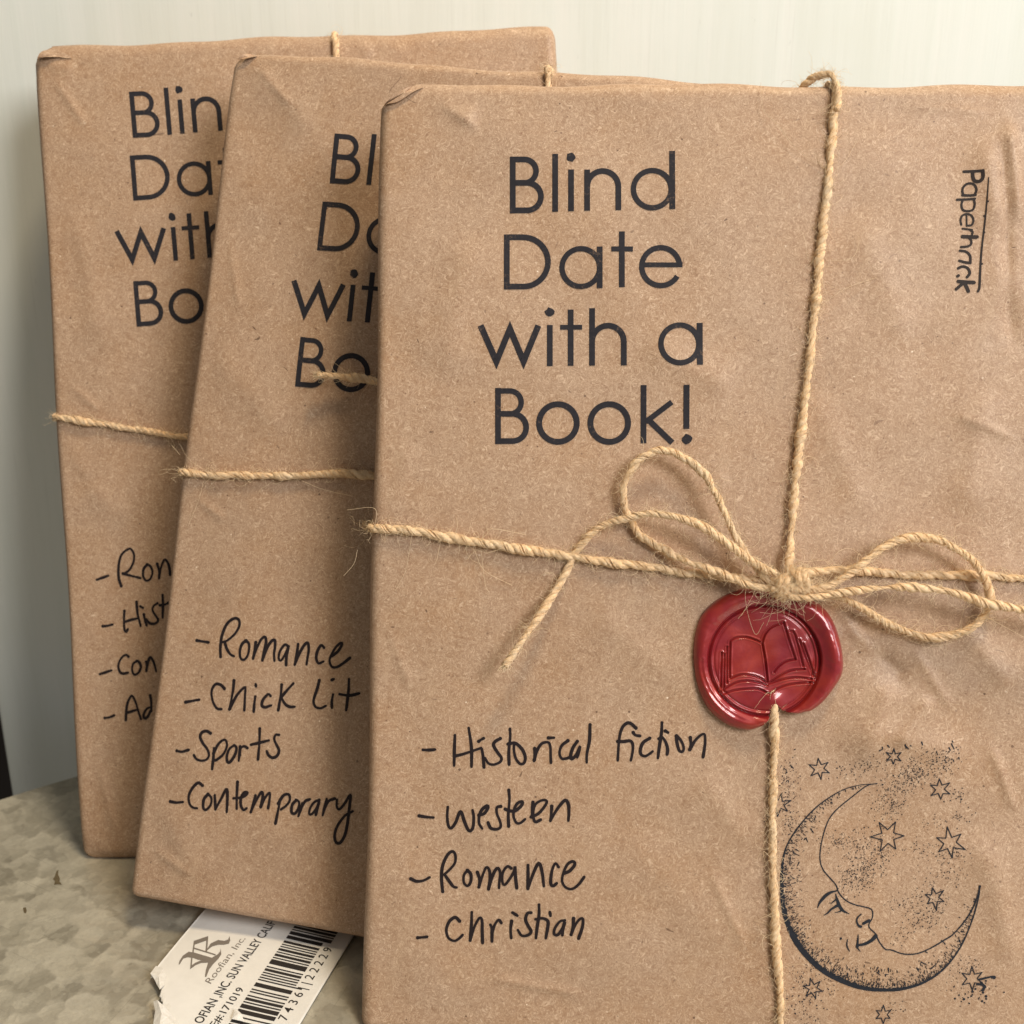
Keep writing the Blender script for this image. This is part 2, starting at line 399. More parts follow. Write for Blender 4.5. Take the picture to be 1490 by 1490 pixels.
def cr(b, pts, A, w):
    p, q = b.at(*pts[0]), b.at(*pts[1]); b.creases.append((*p, *q, A, w))
cr(bF, ((1215, 880), (1330, 1010)), -0.0010, .0022); cr(bF, ((1300, 980), (1250, 1120)), 0.0008, .002)
cr(bF, ((1390, 900), (1480, 1010)), 0.0010, .0025); cr(bF, ((1420, 1200), (1485, 1420)), 0.0010, .003)
cr(bF, ((1240, 300), (1330, 520)), 0.0008, .004); cr(bF, ((1430, 180), (1470, 470)), 0.0012, .0025)
cr(bF, ((930, 500), (1080, 570)), 0.0008, .003); cr(bF, ((620, 130), (700, 175)), 0.0010, .002)
cr(bF, ((690, 330), (640, 560)), 0.0007, .004); cr(bF, ((850, 880), (1000, 1000)), 0.0007, .004)
cr(bF, ((1210, 1060), (1420, 1100)), 0.0008, .003); cr(bF, ((900, 1200), (1080, 1400)), 0.0007, .005)
cr(bB, ((500, 42), (545, 82)), .0011, .0010); cr(bB, ((520, 50), (600, 78)), .0008, .0012)
cr(bB, ((640, 40), (690, 62)), .0006, .0010); cr(bB, ((450, 55), (475, 75)), .0007, .0012)
cr(bB, ((60, 88), (110, 100)), .0008, .0012)
cr(bM, ((380, 90), (460, 200)), .0005, .003); cr(bM, ((300, 500), (420, 640)), .0005, .004); cr(bM, ((300, 1000), (260, 1250)), .0005, .004)
bF.chamfers = [(bF.at(553, 152), bF.at(603, 119), .004)]
bM.chamfers = [(bM.at(337, 92), bM.at(366, 73), .003)]
bB.chamfers = [(bB.at(46, 88), bB.at(70, 64), .003), (bB.at(150, 1262), bB.at(114, 1238), .003)]
cr(bF, ((1466, 165), (1482, 330)), .0011, .0012); cr(bF, ((1450, 300), (1478, 520)), -.0008, .0014); cr(bF, ((1360, 1010), (1300, 1090)), .0008, .0012)
cr(bF, ((1225, 910), (1290, 960)), .0008, .0012); cr(bF, ((1180, 560), (1260, 760)), .0005, .0030); cr(bF, ((620, 140), (760, 128)), .0006, .0012)
cr(bF, ((600, 640), (560, 760)), .0004, .0020); cr(bF, ((1010, 1120), (1100, 1240)), .0006, .0030); cr(bF, ((1440, 560), (1400, 760)), .0008, .0030)
cr(bM, ((355, 90), (400, 110)), .0007, .0010); cr(bM, ((220, 1150), (300, 1290)), .0005, .0030); cr(bB, ((110, 300), (150, 520)), .0006, .0030); cr(bB, ((120, 700), (190, 760)), .0005, .0030); cr(bB, ((90, 640), (130, 700)), .0005, .0020)
for p, q_, A, w in (((1210, 875), (1262, 940), .0005, .0006), ((1262, 940), (1325, 985), -.0004, .0006), ((1325, 940), (1390, 1040), .0004, .0007), ((1440, 1080), (1480, 1190), .0005, .0007),
                    ((1300, 150), (1450, 165), .0004, .0006), ((1458, 190), (1470, 420), -.0005, .0007), ((1380, 600), (1480, 640), .0004, .0007), ((640, 150), (700, 190), .0005, .0006), ((880, 140), (990, 150), .0004, .0006),
                    ((1010, 720), (1060, 690), .0003, .0006), ((560, 900), (600, 1010), .0003, .0007), ((1030, 1260), (1090, 1390), .0004, .0007), ((700, 1420), (860, 1450), .0004, .0007)):
    cr(bF, (p, q_), A, w)
for p, q_, A, w in (((372, 95), (430, 160), .0004, .0006), ((330, 330), (350, 460), .0003, .0007), ((280, 720), (330, 760), .0004, .0006), ((215, 1230), (290, 1280), .0004, .0007)): cr(bM, (p, q_), A, w)
for p, q_, A, w in (((75, 110), (130, 190), .0004, .0007), ((100, 560), (150, 600), .0004, .0006), ((140, 1100), (170, 1220), .0004, .0007)): cr(bB, (p, q_), A, w)
for b in books.values(): b.build_paper()

# tucked paper tips at the folded corners: small bent triangles of paper with thickness
def surf(b, u, v):                                      # the bent front surface, edges and top included
    rx, ry, rz = b.R
    dx = max(0, (rx - u) / rx, (u - b.W + rx) / rx); dy = max(0, (v - b.L + ry) / ry)
    return -rz + rz * math.sqrt(max(0.0, 1 - min(1, dx * dx + dy * dy)))
def fold_tip(b, pts):                                   # pts: (px, py, lift) outline of a small tucked flap
    Q = catmull([(*b.at(x, y, z), z) for x, y, z in pts + [pts[0]]], .0005)[:-1]; t = .00022
    P = [(x, y, surf(b, x, y) + float(b.h(x, y)) + z) for x, y, z in Q]
    c_ = np.mean(P, 0); c_[2] = max(c_[2], surf(b, c_[0], c_[1]) + .0003); n_ = len(P)
    V = [tuple(c_)] + P + [(x, y, z - t) for x, y, z in P]
    Fs = [(0, 1 + i, 1 + (i + 1) % n_) for i in range(n_)] + [(1 + i, 1 + n_ + i, 1 + n_ + (i + 1) % n_, 1 + (i + 1) % n_) for i in range(n_)]
    mesh_obj('folded_corner', V, Fs, PAPER, b.e, smooth=False)
fold_tip(bF, [(557, 151, .0002), (578, 136, .0003), (600, 120, .0005), (606, 118, .0005), (618, 122, .0002), (600, 134, .0002), (578, 148, .0002)])
fold_tip(bM, [(346, 86, .0006), (356, 76, .0010), (368, 74, .0005), (372, 80, .0002), (358, 85, .0008)])
fold_tip(bB, [(53, 84, .0007), (62, 72, .0004), (80, 70, .0003), (104, 84, .0002), (84, 83, .0006), (68, 83, .0012)])

# ------------------------------------------------------------------ the stamped title
def arc(cx, cy, r, a0, a1, n=24):
    a = np.radians(np.linspace(a0, a1, n)); return [(cx + r * math.cos(t), cy + r * math.sin(t)) for t in a]
k = .268456
def z3(p): return (660 + p[0] * k, 190 + p[1] * k)
def z4(p): return (660 + p[0] * k, 420 + p[1] * k)
sw = 31
T3 = [('s', [(321, 143), (321, 447)], sw), ('s', [(330, 158), (385, 158)] + arc(385, 220.5, 62.5, -90, 90) + [(330, 283)], 30), ('s', [(330, 283), (400, 283)] + arc(400, 357, 74, -90, 90) + [(330, 431)], 31),
 ('s', [(551, 128), (551, 440)], sw), ('s', [(637, 212), (637, 438)], sw), ('d', (637, 145), 27),
 ('s', [(724, 212), (724, 436)], sw), ('s', [(724, 303)] + arc(809, 303, 84, 180, 360) + [(893, 433)], sw),
 ('r', (1077, 318), 102, 29), ('s', [(1185, 110), (1185, 428)], sw),
 ('s', [(289, 562), (289, 862)], sw), ('s', [(300, 577), (375, 577)] + arc(378, 711.5, 134, -90, 90) + [(300, 846)], 31),
 ('r', (690, 743), 102, 29), ('s', [(792, 630), (792, 855)], sw), ('s', [(912, 548), (912, 850)], sw), ('s', [(855, 643), (972, 643)], 27),
 ('s', [(1030, 728), (1241, 728)], 26), ('s', arc(1123, 738, 103, -8, -330, 48), 29)]
T4 = [('m', [(147, 200), (233, 395), (306, 218), (380, 395), (460, 200)], 33), ('s', [(522, 197), (522, 420)], sw), ('d', (520, 129), 26),
 ('s', [(635, 113), (635, 418)], sw), ('s', [(578, 209), (697, 209)], 26), ('s', [(751, 106), (751, 417)], sw), ('s', [(751, 287)] + arc(837, 287, 86, 180, 360) + [(923, 416)], sw),
 ('r', (1226, 301), 103, 29), ('s', [(1334, 186), (1334, 414)], 32),
 ('s', [(241, 538), (241, 842)], sw), ('s', [(250, 554), (305, 554)] + arc(305, 616, 62, -90, 90) + [(250, 678)], 29), ('s', [(250, 678), (320, 678)] + arc(320, 752, 74, -90, 90) + [(250, 826)], 31),
 ('r', (566, 728), 102, 32), ('r', (844, 728), 102, 32), ('s', [(1030, 523), (1030, 838)], sw), ('s', [(1183, 615), (1042, 722)], 29), ('s', [(1058, 712), (1186, 835)], 31),
 ('s', [(1262, 522), (1262, 760)], 32), ('d', (1266, 817), 29)]
mm = np.linalg.norm(bF.at(742, 310) - bF.at(742, 228)) / 82 * k       # metres per zoom unit
stampF = []
for zz, TT in ((z3, T3), (z4, T4)):
    for t in TT:
        if t[0] == 'd': stampF.append(('dot', bF.at(*zz(t[1])), t[2] * mm))
        elif t[0] == 'r': stampF.append(('rib', np.array([bF.at(*zz(p)) for p in arc(*t[1], t[2], 0, 354, 60)]), t[3] * mm, False, True))
        else: stampF.append(('miter' if t[0] == 'm' or len(t[1]) == 2 else 'rib', np.array([bF.at(*zz(p)) for p in t[1]]), t[2] * mm, False, False))
bF.marks('stamped_title', stampF, STAMP)
KF = [(742, 228.4), (742.4, 310), (720.4, 565), (720.4, 646), (904, 307), (876, 420), (733, 421), (697, 474)]
KM = [(487, 194), (481, 267), (437, 490), (430, 562.7), None, None, (461, 364), (425, 408)]
KB = [(186, 133.7), (193, 200), (193, 408), (199, 475), (325, 192), (312, 284), (194, 291), (167, 337)]
def similarity(b, K):
    A = []; r_ = []
    for f, g in zip(KF, K):
        if g is None: continue
        x, y = bF.at(*f); X, Y = b.at(*g); A += [[x, -y, 1, 0], [y, x, 0, 1]]; r_ += [X, Y]
    a, c, tx, ty = np.linalg.lstsq(np.array(A), np.array(r_), rcond=None)[0]
    return lambda P: np.stack([a * P[..., 0] - c * P[..., 1] + tx, c * P[..., 0] + a * P[..., 1] + ty], -1)
for b, K in ((bM, KM), (bB, KB)):
    f = similarity(b, K)
    b.marks('stamped_title', [(t[0], f(np.asarray(t[1])), *t[2:]) for t in stampF], STAMP)

# ------------------------------------------------------------------ handwriting, traced stroke by stroke
def H(x0, y0, sc, txt):
    out = []
    for st in txt.split(';'):
        n_ = list(map(float, st.replace(',', ' ').split()))
        if n_: out.append([(x0 + a * sc, y0 + c * sc) for a, c in zip(n_[::2], n_[1::2])])
    return out
def write(b, lines, wpx, name='handwritten_list', mat=None):
    m = np.linalg.norm(b.at(600, 700) - b.at(601, 700)); st = []
    for L_ in lines:
        for P in L_:
            q = catmull([b.at(*p) for p in P], .0003)
            n_ = len(q); ph = random.random() * 6
            w = wpx * m * (1 + .14 * np.sin(np.linspace(0, 1, n_) * 5 + ph))
            w[0] *= 1.12; w[-1] *= .92
            st.append(('rib', q, w, True, False))
    return b.marks(name, st, mat or PEN)
HF = [H(600, 1040, .16107, '95 318 150 320 205 315;385 185 380 320 378 460;510 120 535 300 535 470;390 372 470 352 600 308 625 305 640 380 648 475;600 240 622 225 645 212;795 215 745 245 735 280 770 340 805 390 795 425 740 450 690 440 655 390;882 130 885 200 872 330 875 450;865 265 930 258 990 310 1020 380 1010 435 975 445 935 395 918 320 920 270;1105 305 1108 345 1100 420;1102 410 1120 340 1160 270 1200 250 1235 255 1248 300 1250 370 1253 435;1230 210 1280 208;1405 235 1350 280 1330 345 1350 395 1390 395 1435 378'),
 H(820, 1040, .16107, '125 240 85 300 65 370 75 400 115 360 150 285 140 340 125 385;240 90 235 230 212 350 210 430;655 120 610 80 575 75 535 110 510 180 498 280 490 410;490 240 540 242 600 235 625 265 625 330 608 410;630 160 650 183 690 190;780 210 720 250 695 310 700 355 735 372 770 355 805 328;890 70 885 160 865 290 852 390;860 215 890 200 925 250 940 310 935 355;920 145 945 160;1020 190 1025 250 1045 320 1075 330 1085 290 1060 230 1020 185;1145 205 1150 260 1140 315;1140 312 1190 230 1245 180 1275 180 1278 260 1260 380'),
 H(600, 1140, .16107, '60 295 125 306 190 310;320 215 315 300 325 380 350 405 390 355 435 255 470 340 500 410 525 428 550 390 555 300 545 240;600 285 650 270 685 215 675 200 630 235 605 290 605 360 632 405;800 205 765 215 765 270 790 330 800 385 765 410 710 400 685 350;872 60 878 150 868 280 872 385;840 230 880 245 930 245 985 200 995 165 955 175 925 220 915 290 940 350 975 355 1020 320;1090 170 1084 240 1080 300;1075 300 1140 270 1200 200 1215 160 1180 150 1120 180 1095 240 1095 310 1115 345 1160 325;1260 205 1255 280 1248 335;1248 335 1290 260 1340 190 1385 150 1410 190 1415 260 1410 335'),
 H(590, 1230, .18121, '45 265 90 285 145 280 195 255;300 370 290 260 300 160 340 75 380 50 402 85 395 145 350 200 315 230;315 235 350 285 385 330 412 338;500 200 470 240 470 300 500 325 525 290 525 230 495 198;578 215 595 270 590 335;590 335 620 240 650 175 675 200 680 270 668 350;668 350 690 270 720 200 745 180 762 220 755 290 752 340;850 180 820 165 785 210 778 280 795 315 835 270 875 200 880 165 885 250 895 340;985 155 985 250 980 345;985 345 1020 240 1060 150 1080 145 1100 220 1112 325;1230 170 1205 140 1180 190 1168 260 1170 310 1190 320 1215 300;1275 220 1320 200 1360 150 1345 125 1300 150 1265 230 1260 290 1290 335 1340 345 1390 310 1435 250'),
 H(600, 1310, .18121, '45 295 80 292 120 288;380 165 345 135 300 165 275 230 290 295 335 322 375 305 405 275;478 95 475 200 465 320;465 320 500 210 540 140 560 160 562 250 565 340;628 195 640 230 640 330;640 260 665 190 695 155 715 180;798 165 790 230 795 300;805 95 845 120;955 95 925 100 910 150 930 200 955 245 930 275 880 280 848 235;1018 30 1018 110 1005 200 993 300;990 148 1050 140 1090 165 1085 230 1072 300;1105 90 1110 120;1225 155 1185 165 1145 220 1140 265 1170 270 1210 215 1225 165 1210 225 1205 275;1295 140 1290 200 1275 270;1275 270 1310 190 1345 145 1370 145 1365 210 1335 300')]
write(bF, HF, 4.3)
HM = [H(270, 890, .1745, '95 240 195 255;297 375 295 290 310 190 350 100 410 55 450 70 450 125 410 190 350 240 305 255;330 250 350 310 380 355 410 370;510 240 475 270 458 330 465 385 490 400 520 370 535 310 530 260 500 240;590 255 580 320 568 390;568 390 600 300 635 230 665 210 675 250 660 330 645 405;645 405 680 310 715 250 745 235 750 280 742 350 745 410;860 290 830 275 790 330 780 390 800 405 835 350 860 295 845 370 840 445;940 270 930 350 912 440;912 440 950 350 990 280 1020 260 1028 320 1015 400 1010 440;1155 300 1130 280 1100 330 1090 390 1110 430 1150 415;1220 370 1270 330 1305 270 1290 262 1250 300 1215 360 1200 410 1220 460 1265 460 1320 425 1370 385'),
 H(260, 970, .18121, '55 285 165 265;370 175 340 145 300 140 270 180 265 230 280 290 310 335 345 340;448 110 440 190 410 340;410 340 470 230 530 165 540 175 535 250 530 350;618 240 610 300 605 360;622 140 625 160;740 235 720 220 680 265 670 310 695 325 745 310;828 145 820 230 800 350;920 135 870 190 820 250;825 250 855 300 890 322 930 322;1128 110 1110 180 1082 270 1095 320 1135 335 1180 315;1238 225 1228 280 1230 330;1225 108 1245 100;1365 100 1362 200 1345 350;1290 222 1370 232 1450 215'),
 H(240, 1050, .12752, '140 330 200 340 280 318;525 130 480 105 430 120 410 170 440 240 490 310 510 380 480 430 420 440 370 420 340 375;565 300 560 400 545 540;560 360 610 260 665 210 700 215 710 280 670 370 600 430 575 440;790 270 740 310 710 390 720 460 755 450 805 370 820 300 795 265;860 280 855 360 845 445;855 380 870 300 910 280 945 300;1085 80 1080 250 1065 430;985 262 1080 240 1190 212;1305 150 1265 150 1250 200 1280 270 1305 330 1280 390 1230 410 1185 380 1165 335'),
 H(240, 1120, .19463, '45 235 90 242 140 238;285 115 255 95 215 130 185 190 190 250 215 280 245 285;325 180 295 220 290 280 310 298 345 260 350 210 325 178;375 190 378 250 380 295;380 295 420 220 462 145 470 200 465 315;545 90 540 190 540 290;515 212 560 208 600 195 620 170 595 170 572 210 570 260 590 298 615 285;680 190 665 250 645 315;645 315 690 220 725 165 735 200 720 270;720 275 750 210 785 170 785 220 775 285;865 220 850 300 830 400;850 250 890 190 930 185 935 230 905 270 870 295;985 225 955 260 950 315 975 325 1000 285 1005 240 980 222;1030 250 1015 300 1000 345;1020 290 1050 235 1085 220;1155 225 1120 240 1090 280 1080 325 1100 330 1135 285 1155 235 1140 290 1130 335;1210 220 1195 280 1180 340;1190 300 1225 235 1270 215;1285 225 1285 275 1305 295 1345 250 1385 190 1380 270 1365 400 1345 490 1310 545 1280 540 1270 490 1290 420 1345 345 1405 310')]
write(bM, HM, 4.0)
HB = [H(130, 780, .1007, '110 630 280 570;465 720 430 600 430 420 470 270 560 190 610 190 650 270 640 380 580 490 500 545;490 540 600 570 740 605;840 410 790 470 780 570 820 640 880 620 915 530 890 440 835 405;985 400 1010 500 1010 610;1010 600 1040 450 1090 340 1130 370 1160 450 1170 560;200 1300 260 1295 340 1275;510 1080 505 1220 510 1340 535 1380 560 1345;685 950 700 1120 745 1300;510 1240 600 1210 690 1190;790 1130 805 1220 830 1290;740 1015 775 1035;985 970 930 1010 915 1070 960 1150 995 1210 960 1260 880 1260 820 1200;1060 850 1065 1000 1060 1180;1020 1000 1090 990 1150 960'),
 H(130, 930, .09393, '165 540 350 480;610 270 570 240 500 290 455 390 465 480 510 530 600 520;740 340 680 380 665 480 700 550 760 520 800 430 770 350 735 335;880 350 890 420 885 490;885 480 910 350 945 280 990 340 1020 430 1035 500;240 1220 310 1210 385 1180;565 1250 570 1150 590 1000 640 890 670 880 720 980 760 1120 800 1240;580 1140 680 1110 750 1090;960 1050 890 1080 840 1170 860 1230 910 1190 950 1100;945 870 960 980 960 1120')]
write(bB, HB, 3.6)
HP = H(1370, 230, .14085, '230 140 330 140 415 140;415 140 415 210 385 245 340 240 320 200 318 145;345 385 280 388 215 383;340 380 355 330 330 275 270 265 225 300 215 345 225 380;160 430 250 428 340 424;330 430 338 480 320 535 270 550 220 535 205 485 220 432;256 592 257 650 258 700;258 700 308 692 326 640 300 592 250 580 208 602 195 645 203 690;215 730 265 736 312 744;295 745 318 765 312 792;362 818 290 815 215 812;268 815 303 850 300 895 262 915 200 920;188 958 250 968 292 1010 296 1075;296 1085 240 1078 182 1062;170 1140 215 1122 268 1140 288 1190 260 1232;162 1222 172 1215;330 1288 250 1284 170 1276;232 1288 190 1320 148 1356;232 1290 255 1335 272 1378')
m_ = np.linalg.norm(bF.at(1400, 330) - bF.at(1401, 330)); st = []
WP = [4.2, 5.2, 4.0, 3.6, 3.6, 3.4, 2.6, 3.2, 3.0, 3.4, 5.6, 3.6, 3.8, 4.0, 4.2, 4.5, 5.6, 4.8, 5.4]
for P, w in zip(HP, WP): st.append(('rib', catmull([bF.at(*p) for p in P], .0003), w * m_ * .95, True, False))
P = catmull([bF.at(1370 + a * .14085, 230 + c * .14085) for a, c in ((470, 215), (455, 450), (435, 700), (405, 1000), (390, 1250), (385, 1340), (370, 1380))], .0004)
st.append(('rib', P, np.linspace(1.6, 3.6, len(P)) * m_, True, False))
for a, c in ((465, 458), (430, 605), (436, 772), (412, 1096)): st.append(('dot', bF.at(1370 + a * .14085, 230 + c * .14085), 1.5 * m_))
bF.marks('format_note', st, FORMAT)

# ------------------------------------------------------------------ the moon and stars stamp
q = .268456
def Z8(x, y): return bF.at(1090 + x * q, 1090 + y * q)
def Z6(x, y): return bF.at(1130 + x * .120805, 1270 + y * .120805)
mz = m_ * q; ms = []
def line(fn, pts, w0, w1=None, wm=None, jit=0.0):
    P = catmull([fn(*p) for p in pts], .0003); n_ = len(P); t = np.linspace(0, 1, n_)
    w1 = w0 if w1 is None else w1; wm = (w0 + w1) / 2 if wm is None else wm
    w = np.where(t < .5, w0 + (wm - w0) * np.sin(t * math.pi), w1 + (wm - w1) * np.sin(t * math.pi))
    w = w * (1 + jit * rng.normal(size=n_)); P = P + rng.normal(size=P.shape) * jit * .00008
    ms.append(('rib', P, w * m_, True, False)); return P
outer = [(695, 187), (600, 195), (500, 225), (380, 300), (290, 390), (220, 490), (185, 580), (172, 680), (172, 800), (185, 900), (230, 1020), (300, 1120), (400, 1210), (520, 1270), (620, 1300), (720, 1308), (830, 1300), (950, 1260), (1060, 1180), (1150, 1060), (1210, 920), (1240, 800), (1245, 735)]
OP = catmull([Z8(*p) for p in outer], .0003); tt = np.linspace(0, 1, len(OP))
ow = np.interp(tt, [0, .1, .25, .36, .45, .55, .66, .78, .88, 1], [1.0, 1.6, 2.2, 6.5, 8.5, 8.0, 5.5, 3.0, 2.0, 2.2]) * (1 + .12 * rng.normal(size=len(OP)))
cen = Z8(720, 720)
inw = (cen - OP); inw /= np.linalg.norm(inw, axis=1, keepdims=True)
ms.append(('rib', OP + inw * (ow * m_ * .35)[:, None], ow * m_, True, False))
inner = [(695, 187), (640, 200), (560, 260), (470, 335), (425, 400), (395, 500), (385, 590), (400, 650), (440, 700), (470, 735), (485, 775), (520, 815), (570, 840), (650, 860), (668, 880), (665, 915), (650, 940), (650, 965), (685, 1000), (700, 1035), (735, 1080), (770, 1085), (830, 1105), (900, 1105), (970, 1080), (1050, 1035), (1110, 995), (1180, 910), (1220, 830), (1245, 735)]
line(Z8, inner, 1.5, 2.0, 1.8, .08)
# shading stipple and short hatching inside the limb
dens = np.interp(tt, [0, .08, .2, .33, .45, .6, .75, .85, .95, 1], [.0, .12, .45, .9, 1., 1., .8, .5, .25, 0])
cnt = 0
while cnt < 1900:
    i = rng.integers(len(OP))
    if rng.random() > dens[i]: continue
    d = rng.exponential(8.5 * dens[i] + 1.5) * m_ + ow[i] * .4 * m_
    if d > 34 * m_: continue
    p = OP[i] + inw[i] * d + rng.normal(size=2) * .7 * m_
    if rng.random() < .4: ms.append(('rib', np.array([p, p + inw[i] * rng.uniform(1.5, 4) * m_ + rng.normal(size=2) * .6 * m_]), .95 * m_, False, False))
    else: ms.append(('dot', p, rng.uniform(.38, .75) * m_))
    cnt += 1
line(Z6, [(490, 420), (520, 350), (590, 270), (660, 228), (735, 213)], 1.0, 1.0, 4.6)
line(Z6, [(708, 250), (728, 320), (758, 400), (800, 450), (870, 488)], 1.2, .8, 4.8)
line(Z6, [(720, 308), (690, 335), (648, 368)], 3.0, .7); line(Z6, [(735, 385), (660, 430), (610, 480), (565, 505)], 4.6, .8); line(Z6, [(770, 455), (735, 465), (695, 475)], 2.2, .6)
line(Z6, [(1015, 490), (970, 535), (962, 580), (985, 630), (1010, 640)], 1.6, 4.2, 2.4); line(Z6, [(1040, 605), (1070, 588), (1110, 568)], 4.0, 4.4)
line(Z6, [(1190, 755), (1140, 805), (1060, 848), (965, 868)], 6.0, 3.0); line(Z6, [(978, 735), (975, 800), (968, 880)], .8, 4.6); line(Z6, [(960, 885), (1005, 940)], 2.6, .8)
ms.append(('dot', Z6(770, 785), 1.9 * m_)); line(Z6, [(852, 795), (842, 850), (850, 890), (875, 938)], 1.0, 1.0, 2.2)
for a in ([(1215, 1130), (1190, 1175)], [(1205, 1190), (1245, 1225)], [(1340, 1140), (1345, 1190)], [(1300, 1215), (1340, 1215)]): line(Z6, a, 2.0, .8)
for a in ([(335, 432), (350, 455)], [(310, 485), (320, 505)], [(255, 545), (272, 555)], [(240, 560), (262, 575)], [(272, 615), (262, 635)], [(225, 590), (222, 625)], [(300, 490), (312, 480)],
          [(1040, 1035), (1058, 1048)], [(955, 1095), (965, 1100)], [(905, 1180), (915, 1200)], [(930, 1150), (960, 1165)], [(980, 1185), (1010, 1160)], [(1095, 1115), (1100, 1125)]):
    line(Z8, a, 2.0, .9)
def star(cx, cy, R, ph, w=1.5, inner_r=.42):
    P = []
    for i in range(12):
        r_ = R * (1 if i % 2 == 0 else inner_r) * (1 + .06 * rng.normal()); a = rad(ph + 30 * i)
        P.append(Z8(cx + r_ * math.cos(a), cy + r_ * math.sin(a)))
    for i in range(12): ms.append(('rib', np.array([P[i], (P[i] + P[(i + 1) % 12]) / 2, P[(i + 1) % 12]]), w * m_, True, False))
for a in ((383, 108, 60, -98), (780, 38, 46, -90), (1035, 218, 60, -95), (755, 475, 88, -2), (1087, 508, 76, -98), (1003, 805, 58, -100), (1205, 1238, 66, -92), (345, 1295, 56, -105), (727, 1437, 50, -90), (165, 300, 60, -80)):
    star(*a)
def spray(cx, cy, sx, sy, ang, n_, r0=.42, r1=.9):
    c, s_ = math.cos(rad(ang)), math.sin(rad(ang))
    for _ in range(n_):
        a, b2 = rng.normal() * sx, rng.normal() * sy
        x, y = cx + a * c - b2 * s_, cy + a * s_ + b2 * c
        ms.append(('dot', Z8(x, y), rng.uniform(r0, r1) * m_))
for a in ((870, 150, 90, 45, -20, 330), (770, 300, 55, 45, -50, 170), (640, 100, 70, 30, -25, 90), (1060, 60, 55, 40, -40, 60, .45, 1.1), (980, 60, 60, 40, 0, 80),
          (590, 690, 60, 45, -35, 260), (690, 600, 60, 50, -40, 130), (550, 500, 70, 40, 0, 90), (480, 500, 35, 20, 0, 40), (640, 560, 90, 80, 0, 110),
          (1070, 650, 60, 45, -35, 80), (950, 790, 80, 35, -25, 90), (930, 920, 50, 35, 0, 90), (830, 1000, 45, 25, -35, 50), (1000, 860, 40, 35, 0, 50), (800, 830, 40, 20, 0, 25),
          (205, 150, 35, 60, 0, 90, .4, 1.0), (210, 270, 30, 60, 0, 70), (215, 420, 30, 45, 0, 70), (90, 390, 10, 25, 0, 8, .5, 1.0),
          (300, 1240, 60, 50, 30, 90), (300, 1370, 60, 45, 0, 70, .4, 1.2), (340, 1470, 40, 15, -10, 30, .4, 1.0), (430, 1300, 30, 30, 0, 25),
          (1170, 1170, 60, 30, 0, 50), (1130, 1240, 40, 60, 0, 35), (1190, 1320, 70, 25, 0, 25, .6, 1.6), (1260, 1290, 25, 40, 0, 16, 1.0, 2.2),
          (1130, 245, 28, 25, 0, 28, .6, 1.2), (1140, 385, 45, 25, -20, 20, .6, 1.0), (960, 540, 50, 30, 0, 40), (1010, 400, 40, 30, 0, 25), (1120, 570, 60, 25, 0, 35), (780, 1410, 50, 40, 0, 22, .4, 1.0), (500, 110, 20, 20, 0, 14, .6, 1.1)):
    spray(*a)
for x, y, dx, dy, w in ((745, -25, 10, 12, 2), (715, -15, 4, 8, 2), (845, -10, -8, -22, 2), (838, -25, 20, 20, 2.2), (868, -23, 4, 2, 2.2), (930, -42, 5, 16, 2.2), (1080, -10, 8, 14, 2), (1100, -45, 4, 8, 1.8), (1095, -30, 14, 28, 2), (1055, 55, 8, 10, 1.6), (1135, 45, 3, 8, 2.2), (1010, 10, 6, 14, 1.5), (700, 5, 16, -8, 2), (1240, 1245, 75, -18, 3.4), (1255, 1262, 18, 26, 4), (1245, 1270, 30, 8, 3.4), (230, 92, 10, 12, 1.8), (205, 125, -8, 6, 2)):
    line(Z8, [(x, y), (x + dx, y + dy)], w, w * .7)
ms.append(('dot', Z8(1325, 1233), 2.8 * m_)); ms.append(('dot', Z8(1265, 1300), 2.4 * m_)); ms.append(('dot', Z8(1282, 1337), 2.2 * m_)); ms.append(('dot', Z8(1162, 1352), 2.0 * m_)); ms.append(('dot', Z8(1113, 1348), 1.8 * m_))
bF.marks('moon_stamp', ms, MOON)

# ------------------------------------------------------------------ jute twine
def tube(V, Fs, P, rr, sides, cap=True):
    P = np.asarray(P); n_ = len(P); tg = np.gradient(P, axis=0); tg /= np.linalg.norm(tg, axis=1, keepdims=True) + 1e-15
    ref = np.array([0, 0, 1.]) if abs(tg[0, 2]) < .9 else np.array([1., 0, 0])
    base = len(V); nprev = None; rr = np.broadcast_to(rr, (n_,))
    for i in range(n_):
        nn = (ref if nprev is None else nprev); nn = nn - tg[i] * (nn @ tg[i]); nn /= np.linalg.norm(nn); nprev = nn
        bb = np.cross(tg[i], nn)
        for k in range(sides):
            a = 2 * math.pi * k / sides; V.append(P[i] + rr[i] * (math.cos(a) * nn + math.sin(a) * bb))
    for i in range(n_ - 1):
        for k in range(sides):
            a = base + i * sides + k; b2 = base + i * sides + (k + 1) % sides; Fs.append((a, b2, b2 + sides, a + sides))
    if cap and sides > 3:
        Fs.append(tuple(base + k for k in range(sides))[::-1]); Fs.append(tuple(base + (n_ - 1) * sides + k for k in range(sides)))
def frames(P):
    tg = np.gradient(P, axis=0); tg /= np.linalg.norm(tg, axis=1, keepdims=True) + 1e-15
    N = np.zeros_like(P); ref = np.array([0, 0, 1.]) if abs(tg[0, 2]) < .9 else np.array([1., 0, 0]); nn = ref
    for i in range(len(P)):
        nn = nn - tg[i] * (nn @ tg[i]); nn = nn / np.linalg.norm(nn); N[i] = nn
    return tg, N, np.cross(tg, N)
